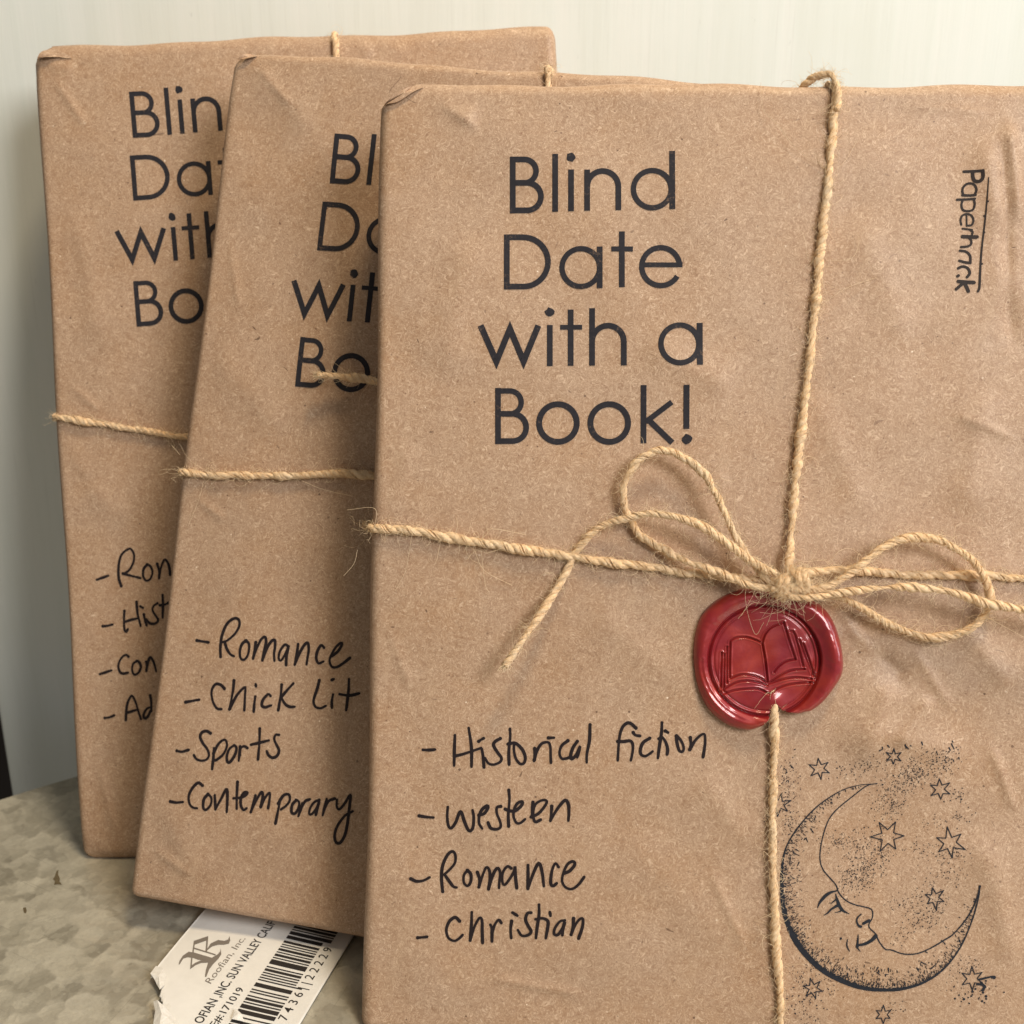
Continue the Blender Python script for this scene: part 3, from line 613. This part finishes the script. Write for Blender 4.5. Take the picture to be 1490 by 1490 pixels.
def hair(V, Fs, p, d, ln, curl, r0=.00003, n_=6):
    Q = [np.array(p, float)]; d = np.array(d, float); d /= np.linalg.norm(d)
    k = rng.normal(size=3) * curl
    for i in range(n_):
        Q.append(Q[-1] + d * ln / n_); d = d + np.cross(k, d) + rng.normal(size=3) * .12; d /= np.linalg.norm(d)
    tube(V, Fs, np.array(Q), np.linspace(r0, r0 * .5, len(Q)), 3, False)
def twine(name, pts, parent, r=.00088, pitch=.0049, fuzz=2.2, longf=.35, fray=(0, 0), phase=None, floor=True, extra=(), tuft=None):
    """two-ply twisted cord through local 3-D points, with loose fibres standing off it"""
    P = catmull(pts, .00028); L_ = np.concatenate([[0], np.cumsum(np.linalg.norm(np.diff(P, axis=0), axis=1))])
    n_ = max(8, int(L_[-1] / .0003)); s_ = np.linspace(0, L_[-1], n_); P = np.stack([np.interp(s_, L_, P[:, i]) for i in range(3)], 1)
    for _ in range(3): P[1:-1] = (P[:-2] + 2 * P[1:-1] + P[2:]) / 4
    kx = np.arange(0, s_[-1] + .009, .0045); P[2:-2] += np.stack([np.interp(s_, kx, rng.normal(size=len(kx))) for _ in range(3)], 1)[2:-2] * np.array([1, 1, .35]) * r * .16
    for _ in range(4): P[1:-1] = (P[:-2] + 2 * P[1:-1] + P[2:]) / 4
    tg, N, Bn = frames(P); V = []; Fs = []; ph = rng.random() * 6 if phase is None else phase
    wob = 1 + .17 * np.interp(s_, np.arange(0, s_[-1] + .006, .003), rng.normal(size=len(np.arange(0, s_[-1] + .006, .003))))
    a = ph + 2 * math.pi * np.cumsum(np.full(n_, s_[1] - s_[0]) * (1 + .22 * np.sin(s_ * 160 + ph) + .15 * np.sin(s_ * 417 + 2 * ph))) / pitch
    for k in range(2):
        off = a + k * math.pi
        C = P + (np.cos(off)[:, None] * N + np.sin(off)[:, None] * Bn) * (r * .36 * wob)[:, None]
        # each ply is itself a bundle: slight strand ridges
        tube(V, Fs, C, r * .70 * wob * (1 + .05 * rng.normal(size=n_)), 9)
    for k in range(5):                                   # loose surface strands that follow the lay
        off = a + rng.random() * 6.3 + .25 * np.sin(s_ * 300 + k * 2)
        C = P + (np.cos(off)[:, None] * N + np.sin(off)[:, None] * Bn) * (r * 1.0 * wob)[:, None]
        tube(V, Fs, C, r * .13, 4)
    nf = len(Fs); tot = s_[-1] * 1000
    for _ in range(int(tot * fuzz * 3)):
        i = rng.integers(n_); an = rng.random() * 6.283; dd = math.cos(an) * N[i] + math.sin(an) * Bn[i]
        if floor and dd[2] < -.55: continue
        d = dd * rng.uniform(.15, .9) + tg[i] * rng.choice([-1, 1]) * rng.uniform(.5, 1.2); hair(V, Fs, P[i] + dd * r * .9, d, rng.gamma(2, .0006) + .0005, .28, .000040, 4)
    for _ in range(int(tot * longf * 2.0)):
        i = rng.integers(n_); an = rng.random() * 6.283; dd = math.cos(an) * N[i] + math.sin(an) * Bn[i]
        d = dd + tg[i] * rng.normal() * .8; d[2] = abs(d[2]) * .35
        hair(V, Fs, P[i] + dd * r * .8, d, rng.gamma(2.5, .0014) + .001, .33, .000042, 8)
    for q_ in extra: tube(V, Fs, catmull(q_, .0006), .00004, 3, False)
    if tuft: tuft(V, Fs)
    for end, cnt in ((0, fray[0]), (-1, fray[1])):
        for _ in range(cnt):
            dirn = (-tg[0] if end == 0 else tg[-1]) + rng.normal(size=3) * .22
            o = (rng.normal() * N[end] + rng.normal() * Bn[end]) * r * .4
            hair(V, Fs, P[end] + o - (dirn * .0006), dirn, rng.uniform(.0008, .0024), .1, .00009, 4)
    return mesh_obj(name, V, Fs, [TWINE, FUZZ], parent, True, [0] * nf + [1] * (len(Fs) - nf))

RT = .00088
def band_around(b, front, r=RT, axis='u'):
    """front: list of (px,py) from one edge to the other -> closed path round the parcel"""
    T = b.T; F = [b.at(x, y, r) for x, y in front]; out = []
    if axis == 'u':
        rx, rz = b.R[0], b.R[2]; vl, vr = F[0][1], F[-1][1]
        left = [((rx - (rx + r) * math.cos(t)), vl, -rz + (rz + r) * math.sin(t)) for t in (0, .35, .7, 1.05, 1.3)]
        right = [(b.W - rx + (rx + r) * math.cos(t), vr, -rz + (rz + r) * math.sin(t)) for t in (1.3, 1.05, .7, .35, 0)]
        mid = [(f[0], f[1], r + max(0, float(b.h(f[0], f[1])))) for f in F if rx + .002 < f[0] < b.W - rx - .002]
        back = [(b.W + r, vr, -T + rz), (b.W - rx, vr, -T - r), (b.W * .5, (vl + vr) / 2, -T - r), (rx, vl, -T - r), (-r, vl, -T + rz)]
    else:
        ry, rz = b.R[1], b.R[2]; ut, ub = F[0][0], F[-1][0]
        left = [(ut, b.L - ry + (ry + r) * math.cos(t), -rz + (rz + r) * math.sin(t)) for t in (0, .35, .7, 1.05, 1.3)]
        right = [(ub, ry - (ry + r * .2) * math.cos(t), -rz + (rz + r) * math.sin(t)) for t in (1.3, 1.05, .7, .35, 0)]
        mid = [(f[0], f[1], r + max(0, float(b.h(f[0], f[1])))) for f in F if ry + .002 < f[1] < b.L - ry - .002]
        back = [(ub, ry, -T - r), ((ub + ut) / 2, b.L / 2, -T - r), (ut, b.L - ry, -T - r), (ut, b.L + r, -T + rz)]
    return left + mid + right + back + [left[0]]

# front parcel
tF = bpy.data.objects.new('twine', None); S.collection.objects.link(tF); tF.parent = bF.e
def P3(x, y, hh): return (*bF.at(x, y, hh), hh)
def zz7(a): return [P3(1090 + x * .26846, 750 + y * .26846, hh) for x, y, hh in a]
# long loose fibres around the knot and bands
EXTRA = (zz7([(70, 250, .005), (-20, 420, .005), (30, 640, .0035), (80, 580, .004)]), zz7([(100, 300, .0055), (130, 480, .0045), (95, 600, .0035)]), zz7([(60, 470, .004), (10, 480, .0045), (-60, 560, .004)]),
            zz7([(430, 270, .004), (480, 200, .005), (550, 180, .004), (620, 230, .004)]), zz7([(1270, 540, .003), (1360, 590, .003), (1490, 660, .0015)]), zz7([(780, 590, .002), (880, 680, .0008), (990, 705, .0005), (1080, 700, .0005)]),
            zz7([(1180, 430, .003), (1160, 520, .003), (1140, 600, .002)]), zz7([(1200, 360, .004), (1230, 350, .005), (1300, 430, .004), (1340, 550, .002)]), zz7([(240, 230, .004), (300, 250, .003), (420, 240, .002)]),
            [P3(1107, 120, .0006), P3(1110, 158, .0012), P3(1128, 178, .0014), P3(1155, 212, .0012), P3(1185, 236, .0010), P3(1204, 236, .0016)],
            [P3(1205, 380, .002), P3(1240, 375, .003), P3(1250, 350, .002), P3(1246, 340, .001)], [P3(1195, 445, .002), P3(1230, 420, .002), P3(1275, 404, .0006)],
            [P3(700, 790, .002), P3(712, 770, .004), P3(765, 778, .003)], [P3(600, 775, .002), P3(590, 830, .0015), P3(575, 860, .0005)], [P3(690, 800, .002), P3(705, 830, .0015), P3(745, 852, .0005)], [P3(700, 800, .002), P3(706, 850, .0012), P3(712, 862, .0006)],
            [P3(520, 800, .001), P3(515, 820, .001), P3(500, 838, .001)], [P3(545, 770, .002), P3(545, 740, .002), P3(505, 742, .001)],
            zz7([(60, 1180, .002), (170, 1120, .001), (205, 1140, .0008), (185, 1165, .001)]), zz7([(110, 1350, .002), (60, 1320, .001), (20, 1390, .0006)]))
hz = [(540, 768), (600, 773), (700, 790), (820, 808), (950, 826), (1040, 838)]
path = band_around(bF, hz + [(1475, 842)])
e = [P3(1040, 838, RT + .0002), P3(1090, 844, .0028), P3(1130, 848, .0042), P3(1165, 836, .0036), P3(1230, 829, .0016), P3(1330, 838, RT), P3(1420, 837, RT), P3(1478, 841, RT)]
nl = len([1 for p in path[:5]]); F_mid = [(*bF.at(x, y, RT), RT + max(0, float(bF.h(*bF.at(x, y, RT))))) for x, y in hz[1:-1]]
rx, rz = bF.R[0], bF.R[2]; vr = e[-1][1]; vl = bF.at(540, 768, RT)[1]; T = bF.T
left = [((rx - (rx + RT) * math.cos(t)), vl, -rz + (rz + RT) * math.sin(t)) for t in (0, .35, .7, 1.05, 1.3)]
right = [(bF.W - rx + (rx + RT) * math.cos(t), vr, -rz + (rz + RT) * math.sin(t)) for t in (1.3, 1.05, .7, .35, 0)]
twine('cross_band', left + F_mid + e + right + [(bF.W, vr, -T), (bF.W / 2, vr, -T - RT), (.002, vl, -T - RT), (-RT, vl, -T + rz), left[0]], tF, fuzz=3.4, longf=.75, extra=EXTRA)
up = [P3(1213, 165, RT), P3(1206, 250, RT), P3(1190, 400, RT), P3(1179, 510, RT), P3(1163, 650, RT), P3(1151, 770, .0016), P3(1148, 832, .0036), P3(1147, 848, .0034)]
ut = up[0][0]; ry = bF.R[1]
over = [(ut, bF.L - ry, -T - RT), (ut, bF.L + RT * .6, -T + rz), (ut - .0004, bF.L + RT * .9, -rz)] + [(ut + .0006 * math.sin(t), bF.L - ry + (ry + RT) * math.cos(t), -rz + (rz + RT) * math.sin(t)) for t in (.4, .8, 1.2)]
twine('long_band', over + up, tF, fuzz=3.0, longf=.55)
low = [P3(1124, 1004, .0010), P3(1125, 1030, .0018), P3(1126, 1060, .0014), P3(1126, 1110, RT), P3(1124, 1250, RT), P3(1131, 1400, RT), P3(1137, 1485, RT)]
ub = low[-1][0]
twine('long_band', low + [(ub, ry - (ry + .0003) * math.cos(t), -rz + (rz + RT) * math.sin(t)) for t in (1.2, .7, .2)] + [(ub, ry, -T - RT), ((ub + ut) / 2, bF.L / 2, -T - RT), (ut, bF.L - ry, -T - RT)], tF, fuzz=3.2, longf=.5)
# second turn of twine where the wrap crosses the top edge
twine('edge_turn', [(ut - .0062, bF.L + .0002, -.0045), (ut - .0050, bF.L + .0016, -.0030), (ut - .0026, bF.L + .0026, -.0014), (ut - .0004, bF.L + .0020, .0002), (ut + .0006, bF.L - .0020, .0016), (ut + .0004, bF.L - .0060, .0014)], tF, r=.00075, fuzz=4, longf=1.0)
bow = bpy.data.objects.new('bow', None); S.collection.objects.link(bow); bow.parent = bF.e
def zz6(a): return [P3(700 + x * .26846, 630 + y * .26846, hh) for x, y, hh in a]
twine('loop', zz6([(1560, 815, .0042), (1500, 740, .0040), (1410, 610, .0040), (1335, 470, .0046), (1280, 340, .0050), (1180, 195, .0046), (1065, 118, .0040), (960, 97, .0038), (860, 142, .0036), (790, 232, .0032), (766, 315, .0026), (782, 410, .0018), (820, 490, .0013), (870, 560, .0013), (960, 620, .0016), (1080, 680, .0026), (1200, 722, .0036), (1330, 775, .0042), (1450, 828, .0046), (1570, 850, .0046)]), bow, r=.00080, fuzz=2.8, longf=.5)
twine('tail', zz6([(1600, 760, .0056), (1490, 712, .0054), (1350, 605, .0060), (1200, 512, .0062), (1080, 462, .0058), (960, 442, .0050), (880, 442, .0046), (780, 462, .0036), (680, 492, .0028), (600, 545, .0018), (545, 612, .0011), (505, 660, .0009), (470, 735, .0012), (400, 862, .0026), (320, 992, .0042), (230, 1112, .0056), (128, 1262, .0064)]), bow, r=.00080, fuzz=2.6, longf=.6, fray=(0, 30))
twine('loop', zz7([(180, 370, .0058), (300, 400, .0058), (420, 385, .0056), (520, 335, .0054), (620, 255, .0056), (720, 175, .0056), (820, 130, .0052), (930, 122, .0050), (1050, 145, .0046), (1160, 205, .0044), (1240, 285, .0042), (1295, 390, .0038), (1305, 470, .0032), (1260, 560, .0026), (1160, 630, .0020), (1030, 660, .0016), (900, 640, .0016), (760, 590, .0020), (640, 520, .0028), (540, 465, .0034), (420, 430, .0040), (280, 420, .0042)]), bow, r=.00080, fuzz=3.4, longf=1.0)
twine('tail', zz7([(120, 400, .0056), (230, 440, .0062), (360, 440, .0066), (480, 420, .0068), (600, 405, .0070), (720, 395, .0070), (850, 390, .0072), (970, 398, .0074), (1090, 415, .0076), (1220, 455, .0076), (1350, 490, .0074), (1500, 520, .0070), (1640, 560, .0066), (1760, 620, .0056)]), bow, r=.00080, fuzz=2.6, longf=.3, fray=(0, 24))
def tuft(V, Fs):
    for _ in range(42):
        p = P3(rng.normal(1140, 22), rng.normal(852, 10), .005 + rng.random() * .002); d = rng.normal(size=3); d[2] = abs(d[2]) * .5
        hair(V, Fs, p, d, rng.gamma(3, .0022) + .002, .3, .00004, 9)
# the knot: two wraps around the crossing strands
kc = np.array(P3(1148, 848, .0050))
def wrap(a0, turns, rx_, rz_, du, tilt, ox, oy):
    t = np.linspace(a0, a0 + turns * 6.283, int(16 * turns)); c_, s_ = math.cos(tilt), math.sin(tilt); out = []
    for x, y, z in zip(np.linspace(-du, du, len(t)), rx_ * np.cos(t), rz_ * np.sin(t)):
        out.append((kc[0] + ox + x * c_ - y * s_, kc[1] + oy + x * s_ + y * c_, kc[2] + z - .0006))
    return out
twine('knot', wrap(2.0, 2.2, .0021, .0018, .0015, .2, .0022, .0004) , bow, r=.00080, fuzz=6, longf=2.0, floor=False)
twine('knot', wrap(.6, 1.4, .0024, .0020, .0009, -.25, -.0014, -.0008), bow, r=.00080, fuzz=6, longf=2.5, floor=False, tuft=tuft)
# middle and rear parcels
for b, hz, vt, lf in ((bM, [(268, 688), (330, 691), (400, 692), (480, 690), (540, 693), (700, 715), (1030, 740)], [(797, 112), (812, 300), (830, 600), (850, 1000), (858, 1400)], .7),
                  (bB, [(82, 606), (110, 611), (180, 621), (240, 632), (275, 636), (500, 640), (825, 600)], [(486, 62), (490, 80), (500, 300), (510, 640), (520, 900), (530, 1220)], .4)):
    t = bpy.data.objects.new('twine', None); S.collection.objects.link(t); t.parent = b.e
    PM = lambda x, y, hh: (*bM.at(x, y, hh), hh)
    ex = ([PM(296, 700, .0015), PM(290, 725, .0012), PM(282, 745, .0008), PM(274, 765, .0006)], [PM(262, 662, .001), PM(256, 655, .001), PM(250, 648, .001)], [PM(440, 700, .002), PM(470, 712, .002), PM(512, 722, .0008)]) if b is bM else ()
    twine('cross_band', band_around(b, hz), t, r=.00085, fuzz=2.6, longf=lf, extra=ex)
    twine('long_band', band_around(b, vt, axis='v'), t, r=.00085, fuzz=2.0, longf=.3)
def PM(x, y, hh): return (*bM.at(x, y, hh), hh)
twine('bow_tail', [PM(462, 546, .0042), PM(480, 546, .0038), PM(510, 550, .0034), PM(540, 554, .0032), PM(600, 575, .0030), PM(700, 660, .0026), PM(800, 712, .0024)], bM.e, r=.0009, fuzz=2, longf=.4, fray=(34, 0))
# ------------------------------------------------------------------ the wax seal
sc = .18792
def ZS(x, y): return bF.at(980 + x * sc, 830 + y * sc)
outl = [(715, 150), (600, 140), (480, 158), (330, 230), (220, 340), (168, 480), (152, 640), (165, 800), (200, 940), (260, 1060), (350, 1150), (450, 1208), (560, 1232), (640, 1215), (700, 1180), (726, 1130), (742, 1080), (775, 1035), (808, 1058), (838, 1084), (900, 1096), (960, 1104), (1010, 1090), (1060, 1080), (1150, 1012), (1240, 900), (1298, 795), (1306, 680), (1280, 530), (1235, 400), (1170, 300), (1080, 235), (950, 190), (820, 165)]
c0 = ZS(705, 680); OUT = np.array([ZS(*p) for p in outl]) - c0
mu = np.linalg.norm(ZS(700, 680) - ZS(701, 680))
dense = catmull(np.vstack([OUT, OUT[:1]]), .0002); ang = np.arctan2(dense[:, 1], dense[:, 0]); rr_ = np.linalg.norm(dense, axis=1); o_ = np.argsort(ang)
NT_, NR_ = 640, 150; th = np.linspace(-math.pi, math.pi, NT_, endpoint=False)
Rth = np.interp(th, ang[o_], rr_[o_], period=2 * math.pi)
for _ in range(2): Rth = (np.roll(Rth, 1) + 2 * Rth + np.roll(Rth, -1)) / 4
rho = np.concatenate([[0], np.linspace(.01, 1, NR_)]) ; rho = 1 - (1 - rho) ** 1.15
dc = ZS(690, 690) - c0; Rd = 428 * mu
emb = []
def E_(txt, w=9):
    for stt in txt.split(';'):
        n_ = list(map(float, stt.split())); pts = catmull([ZS(a, c) - c0 for a, c in zip(n_[::2], n_[1::2])], .0006)
        for a, c in zip(pts[:-1], pts[1:]): emb.append((a, c, w * mu))
E_('430 540 470 515 550 510 620 530 675 555;430 540 425 690 425 830;425 830 500 800 580 800 660 825 715 865;675 555 700 700 718 860;675 545 700 480 750 430 840 395;840 398 880 530 930 680;930 680 860 695 800 735 765 780;1000 755 900 765 820 800 760 840 720 868;408 585 406 720 405 862;385 905 470 860 560 845 650 860 715 880;365 630 360 780 357 930;388 640 384 780 378 940;370 945 480 915 620 905 680 920 730 942 790 905 880 875 1000 860 1085 860;890 460 925 490 990 730;960 530 1020 690 1085 850;990 560 1040 700 1088 840;1080 835 950 820 850 830 720 870')
X = rho[:, None] * Rth[None] * np.cos(th)[None]; Y = rho[:, None] * Rth[None] * np.sin(th)[None]
def dist_emb(X, Y):
    D = np.full(X.shape, 9.0)
    for a, c, w in emb:
        d = c - a; l2 = d @ d + 1e-18; t = np.clip(((X - a[0]) * d[0] + (Y - a[1]) * d[1]) / l2, 0, 1)
        D = np.minimum(D, np.hypot(X - a[0] - t * d[0], Y - a[1] - t * d[1]) / w)
    return D
DE = dist_emb(X, Y)
rd = np.hypot(X - dc[0], Y - dc[1]) / Rd
edge = (1 - rho)[:, None] * Rth[None]                    # distance in from the outline
sm = lambda a, b_, x: np.clip((x - a) / (b_ - a), 0, 1) ** 2 * (3 - 2 * np.clip((x - a) / (b_ - a), 0, 1))
tarr = np.broadcast_to(th[None], X.shape)
rimh = .0030 + .0006 * np.cos(tarr - .2) + .00025 * np.sin(3 * tarr + 1) + .00012 * np.sin(7 * tarr)
rimw = np.maximum(Rth[None] - Rd * .98, .0012)
x_ = np.clip(edge / rimw, 0, 1)
dome = rimh * np.sqrt(np.clip(1 - (1 - np.minimum(x_ * 2.1, 1)) ** 2, 0, 1)) * (1 - .30 * sm(.45, 1.0, x_))
flat = .0017 + .00010 * np.sin(X * 300 + 1) * np.sin(Y * 260) + .00005 * np.sin(X * 900 + 400 * Y) + .00004 * np.sin(Y * 1500 - 700 * X + 2)
inside = 1 - sm(.99, 1.035, rd)
Zs = dome * (1 - inside) + np.minimum(flat, rimh * 1.2 * np.sqrt(np.clip(edge / .0012, 0, 1))) * inside
Zs -= .00060 * np.exp(-((rd - 1.0) / .017) ** 2) ; Zs += .00028 * np.exp(-((rd - .945) / .018) ** 2); Zs -= .0002 * np.exp(-((rd - .905) / .02) ** 2)
Zs -= .00050 * np.exp(-(DE / .75) ** 2) * (rd < .97); Zs += .00012 * np.exp(-((DE - 1.5) / .6) ** 2) * (rd < .97)
# smeared end near the cord notch and outer lip ridges
nx, ny = ZS(760, 1000) - c0; g = np.exp(-((X - nx) ** 2 + (Y - ny) ** 2) / (.0022) ** 2); Zs += .0009 * g * np.clip(edge / .0006, 0, 1)
left_r = np.exp(-((tarr + 2.6) / .9) ** 2); Zs += .00009 * left_r * np.sin(rd * 60) * sm(1.05, 1.1, rd) * np.clip(edge / .0008, 0, 1)
Zs += .4 * (.00009 * np.sin(X * 1700 + 3 * np.sin(Y * 900)) * np.sin(Y * 1500 + 2) + .00012 * np.sin(tarr * 11 + X * 500)) * sm(1.03, 1.10, rd) * np.clip(edge / .001, 0, 1)
Zs = np.maximum(Zs, 0) * np.clip(edge / .00008, 0, 1) ** .5
bz = bF.h(X + c0[0], Y + c0[1])
VV = [(c0[0], c0[1], Zs[0, 0] + bz[0, 0])]
for i in range(1, len(rho)):
    for j in range(NT_): VV.append((c0[0] + X[i, j], c0[1] + Y[i, j], Zs[i, j] + bz[i, j] + .00002))
Fs = [(0, 1 + j, 1 + (j + 1) % NT_) for j in range(NT_)]
for i in range(len(rho) - 2):
    for j in range(NT_):
        a = 1 + i * NT_ + j; b_ = 1 + i * NT_ + (j + 1) % NT_; Fs.append((a, a + NT_, b_ + NT_, b_))
mesh_obj('wax_seal', VV, Fs, WAX, bF.e)

# ------------------------------------------------------------------ the torn bar-code label on the table
A_, B_ = on_z(394, 1490), on_z(511, 1372)               # its right-hand edge runs in the reading direction
org = on_z(300, 1470); rd_ = np.array([math.cos(rad(74.6)), math.sin(rad(74.6)), 0.0]); up_ = np.array([-rd_[1], rd_[0], 0])
tg_ = bpy.data.objects.new('price_label', None); S.collection.objects.link(tg_)
mt = Matrix(((rd_[0], up_[0], 0, org[0]), (rd_[1], up_[1], 0, org[1]), (0, 0, 1, .0001), (0, 0, 0, 1))); tg_.matrix_world = mt
tag(tg_, 'torn white paper label with black barcode, lying under the middle parcel', 'label')
def loc(px, py):
    p = on_z(px, py) - org; return np.array([p @ rd_, p @ up_])
def lz(x, y): return .0009 + .0006 * math.sin(x * 55 + .6) + .0005 * math.sin(y * 90 + x * 30)
def L2(zx, zy): return loc(180 + zx * .25503, 1290 + zy * .25503)
rt, lt = L2(1300, 320), L2(445, 160)
y0 = rt[1]; y1 = loc(250, 1392)[1]; xr = loc(470, 1345)[0] + .012
torn = [L2(160, 545), L2(185, 570), L2(205, 600), L2(215, 640), L2(212, 690), L2(240, 740), L2(250, 800), L2(300, 850), L2(380, 900), L2(420, 960), L2(520, 1010), L2(600, 1060)]
poly_x = np.array([t[0] for t in torn]); poly_y = np.array([t[1] for t in torn]); oy = np.argsort(poly_y)
def left_x(y): return float(np.interp(y, poly_y[oy], poly_x[oy])) + .0005 * math.sin(y * 2600) + .0004 * math.sin(y * 5900 + 1) + .0003 * math.sin(y * 11000)
NX, NY = 60, 70; V = []; Fs = []; mi = []
for top in (1, 0):
    for j in range(NY + 1):
        y = y0 + (y1 - y0) * j / NY; xl = left_x(y)
        for i in range(NX + 1):
            x = xl + (xr - xl) * i / NX; V.append((x, y, lz(x, y) - (0 if top else .00016)))
n1 = (NX + 1) * (NY + 1)
for j in range(NY):
    for i in range(NX):
        a = j * (NX + 1) + i; Fs.append((a, a + 1, a + NX + 2, a + NX + 1)); mi.append(1 if i < 2 else 0)
        Fs.append((n1 + a, n1 + a + NX + 1, n1 + a + NX + 2, n1 + a + 1)); mi.append(0)
for i in range(NX):
    for j in (0, NY):
        a = j * (NX + 1) + i; Fs.append((a, n1 + a, n1 + a + 1, a + 1)); mi.append(0)
for j in range(NY):
    for i in (0, NX):
        a = j * (NX + 1) + i; Fs.append((a, a + NX + 1, n1 + a + NX + 1, n1 + a)); mi.append(1)
mesh_obj('label_sheet', V, Fs, [TAGM, TORN], tg_, True, mi)
# shredded layer along the tear
V = []; Fs = []
for (pts, zz) in (([(158, 548), (190, 500), (232, 520), (250, 560), (238, 610), (212, 640), (195, 605), (180, 575)], .0009), ([(620, 790), (640, 735), (675, 760), (690, 800)], .0012), ([(175, 705), (200, 712), (235, 735), (300, 790), (330, 860), (200, 900), (170, 840), (185, 760)], .0018)):
    b0 = len(V); Q = [L2(*p) for p in pts]; c_ = np.mean(Q, 0); n_ = len(Q)
    V.append((c_[0], c_[1], lz(*c_) + zz)); V += [(p[0], p[1], lz(*p) + .0003 + zz * random.uniform(.1, .7)) for p in Q]
    Fs += [(b0, b0 + 1 + i, b0 + 1 + (i + 1) % n_) for i in range(n_)]
mesh_obj('torn_shreds', V, Fs, TORN, tg_, False)
def prints(name, polys, mat):
    V = []; Fs = []
    for i, P in enumerate(polys):
        b0 = len(V); V += [(x, y, lz(x, y) + .00006 + i * 1e-7) for x, y in P]; Fs.append(tuple(range(b0, b0 + len(P))))
    return mesh_obj(name, V, Fs, mat, tg_, False)
bars = []; r2 = random.Random(5); t = -.55
a0, a1, c0_, c1_ = L2(640, 760), L2(962, 264), L2(868, 786), L2(1125, 360)
ya, yb = (a0[1] + a1[1]) / 2, (c0_[1] + c1_[1]) / 2; xa, xb = a0[0], a1[0]; Lx = xb - xa
x = xa - .35 * Lx
while x < xb + .006:
    w = r2.choice([1, 1, 2, 2, 3, 4]) * .00040; mid_ = abs((x - xa) / Lx - .36) < .03
    nseg = 6; yl = yb - (.0018 if mid_ or x > xb - .0035 else 0)
    for k_ in range(nseg):
        q0, q1 = ya + (yl - ya) * k_ / nseg, ya + (yl - ya) * (k_ + 1) / nseg
        bars.append([(x, q1), (x + w, q1), (x + w, q0), (x, q0)])
    x += w + r2.choice([1, 1, 1, 2, 2]) * .00040
prints('barcode', bars, PRINT)
def text_mesh(name, body, start, end_px, size, mat, shear=0, bold=0):
    cu = bpy.data.curves.new('text_tmp', 'FONT'); cu.body = body; cu.size = 1; cu.shear = shear; cu.offset = bold; cu.resolution_u = 3
    ob = bpy.data.objects.new('text_tmp', cu); S.collection.objects.link(ob)
    dg = bpy.context.evaluated_depsgraph_get(); me = ob.evaluated_get(dg).to_mesh()
    co = np.array([v.co[:] for v in me.vertices]); fs = [tuple(p.vertices) for p in me.polygons]
    ob.evaluated_get(dg).to_mesh_clear(); bpy.data.objects.remove(ob); bpy.data.curves.remove(cu)
    s0, s1 = L2(*start), L2(*end_px); d = s1 - s0; ln = np.linalg.norm(d); d /= ln; pn = np.array([-d[1], d[0]])
    w = co[:, 0].max() - co[:, 0].min(); x0_ = co[:, 0].min()
    V = []
    for c in co:
        p = s0 + d * ((c[0] - x0_) / w * ln) + pn * (c[1] * size); V.append((p[0], p[1], lz(*p) + .00006))
    mesh_obj(name, V, fs, mat, tg_, False)
text_mesh('maker_text', 'OFIAN ,INC. SUN VALLEY CALIF', (448, 806), (872, 240), .0032, PRINT, 0, .012)
text_mesh('item_number', 'E#:171019', (530, 821), (692, 612), .0027, PRINT, 0, .008)
text_mesh('barcode_digits', '7 4 3 6 | | 2 2 2 2 9', (930, 785), (1195, 378), .0032, PRINT, 0, .004)
text_mesh('maker_name', 'Roofian, Inc.', (500, 590), (700, 335), .0026, GREYPRINT, .15)
# blackletter initial, traced as tapering pen strokes
lg = []
def pen(pts, w0, w1, wm):
    P = catmull([L2(*p) for p in pts], .0002); n_ = len(P); t = np.linspace(0, 1, n_); tg2 = np.gradient(P, axis=0); tg2 /= np.linalg.norm(tg2, axis=1, keepdims=True) + 1e-12
    nr = np.stack([-tg2[:, 1], tg2[:, 0]], 1); w = (np.interp(t, [0, .5, 1], [w0, wm, w1]) * .25503 * m_ * 1.05 / 2)[:, None]
    A, B = P + nr * w, P - nr * w
    for i in range(n_ - 1): lg.append([A[i], B[i], B[i + 1], A[i + 1]])
def LG(*p):
    return [tuple(loc(250 + a * .08054, 1360 + b2 * .08054)) for a, b2 in zip(p[::2], p[1::2])][::-1]
lg += [LG(420, 240, 670, 155, 665, 228, 430, 312), LG(412, 240, 436, 250, 408, 462, 382, 455), LG(640, 200, 672, 180, 650, 440, 620, 430), LG(408, 360, 808, 480, 800, 505, 405, 388), LG(395, 448, 760, 550, 750, 575, 395, 475),
 LG(135, 672, 155, 600, 215, 510, 320, 438, 400, 455, 480, 490, 600, 530, 730, 565, 700, 615, 640, 600, 560, 592, 480, 582, 400, 552, 300, 540, 220, 565, 160, 662),
 LG(362, 545, 388, 545, 372, 725, 345, 735), LG(340, 750, 360, 690, 440, 635, 540, 592, 690, 600, 670, 632, 540, 640, 440, 682, 370, 735),
 LG(645, 400, 715, 290, 850, 225, 960, 240, 1030, 215, 1055, 150, 1068, 230, 1042, 290, 950, 312, 850, 312, 740, 345, 655, 412),
 LG(893, 370, 908, 480, 850, 565, 760, 655, 690, 745, 635, 880, 608, 880, 628, 760, 670, 625, 750, 535, 845, 480, 885, 430)]
prints('maker_initial', lg, GREYPRINT)
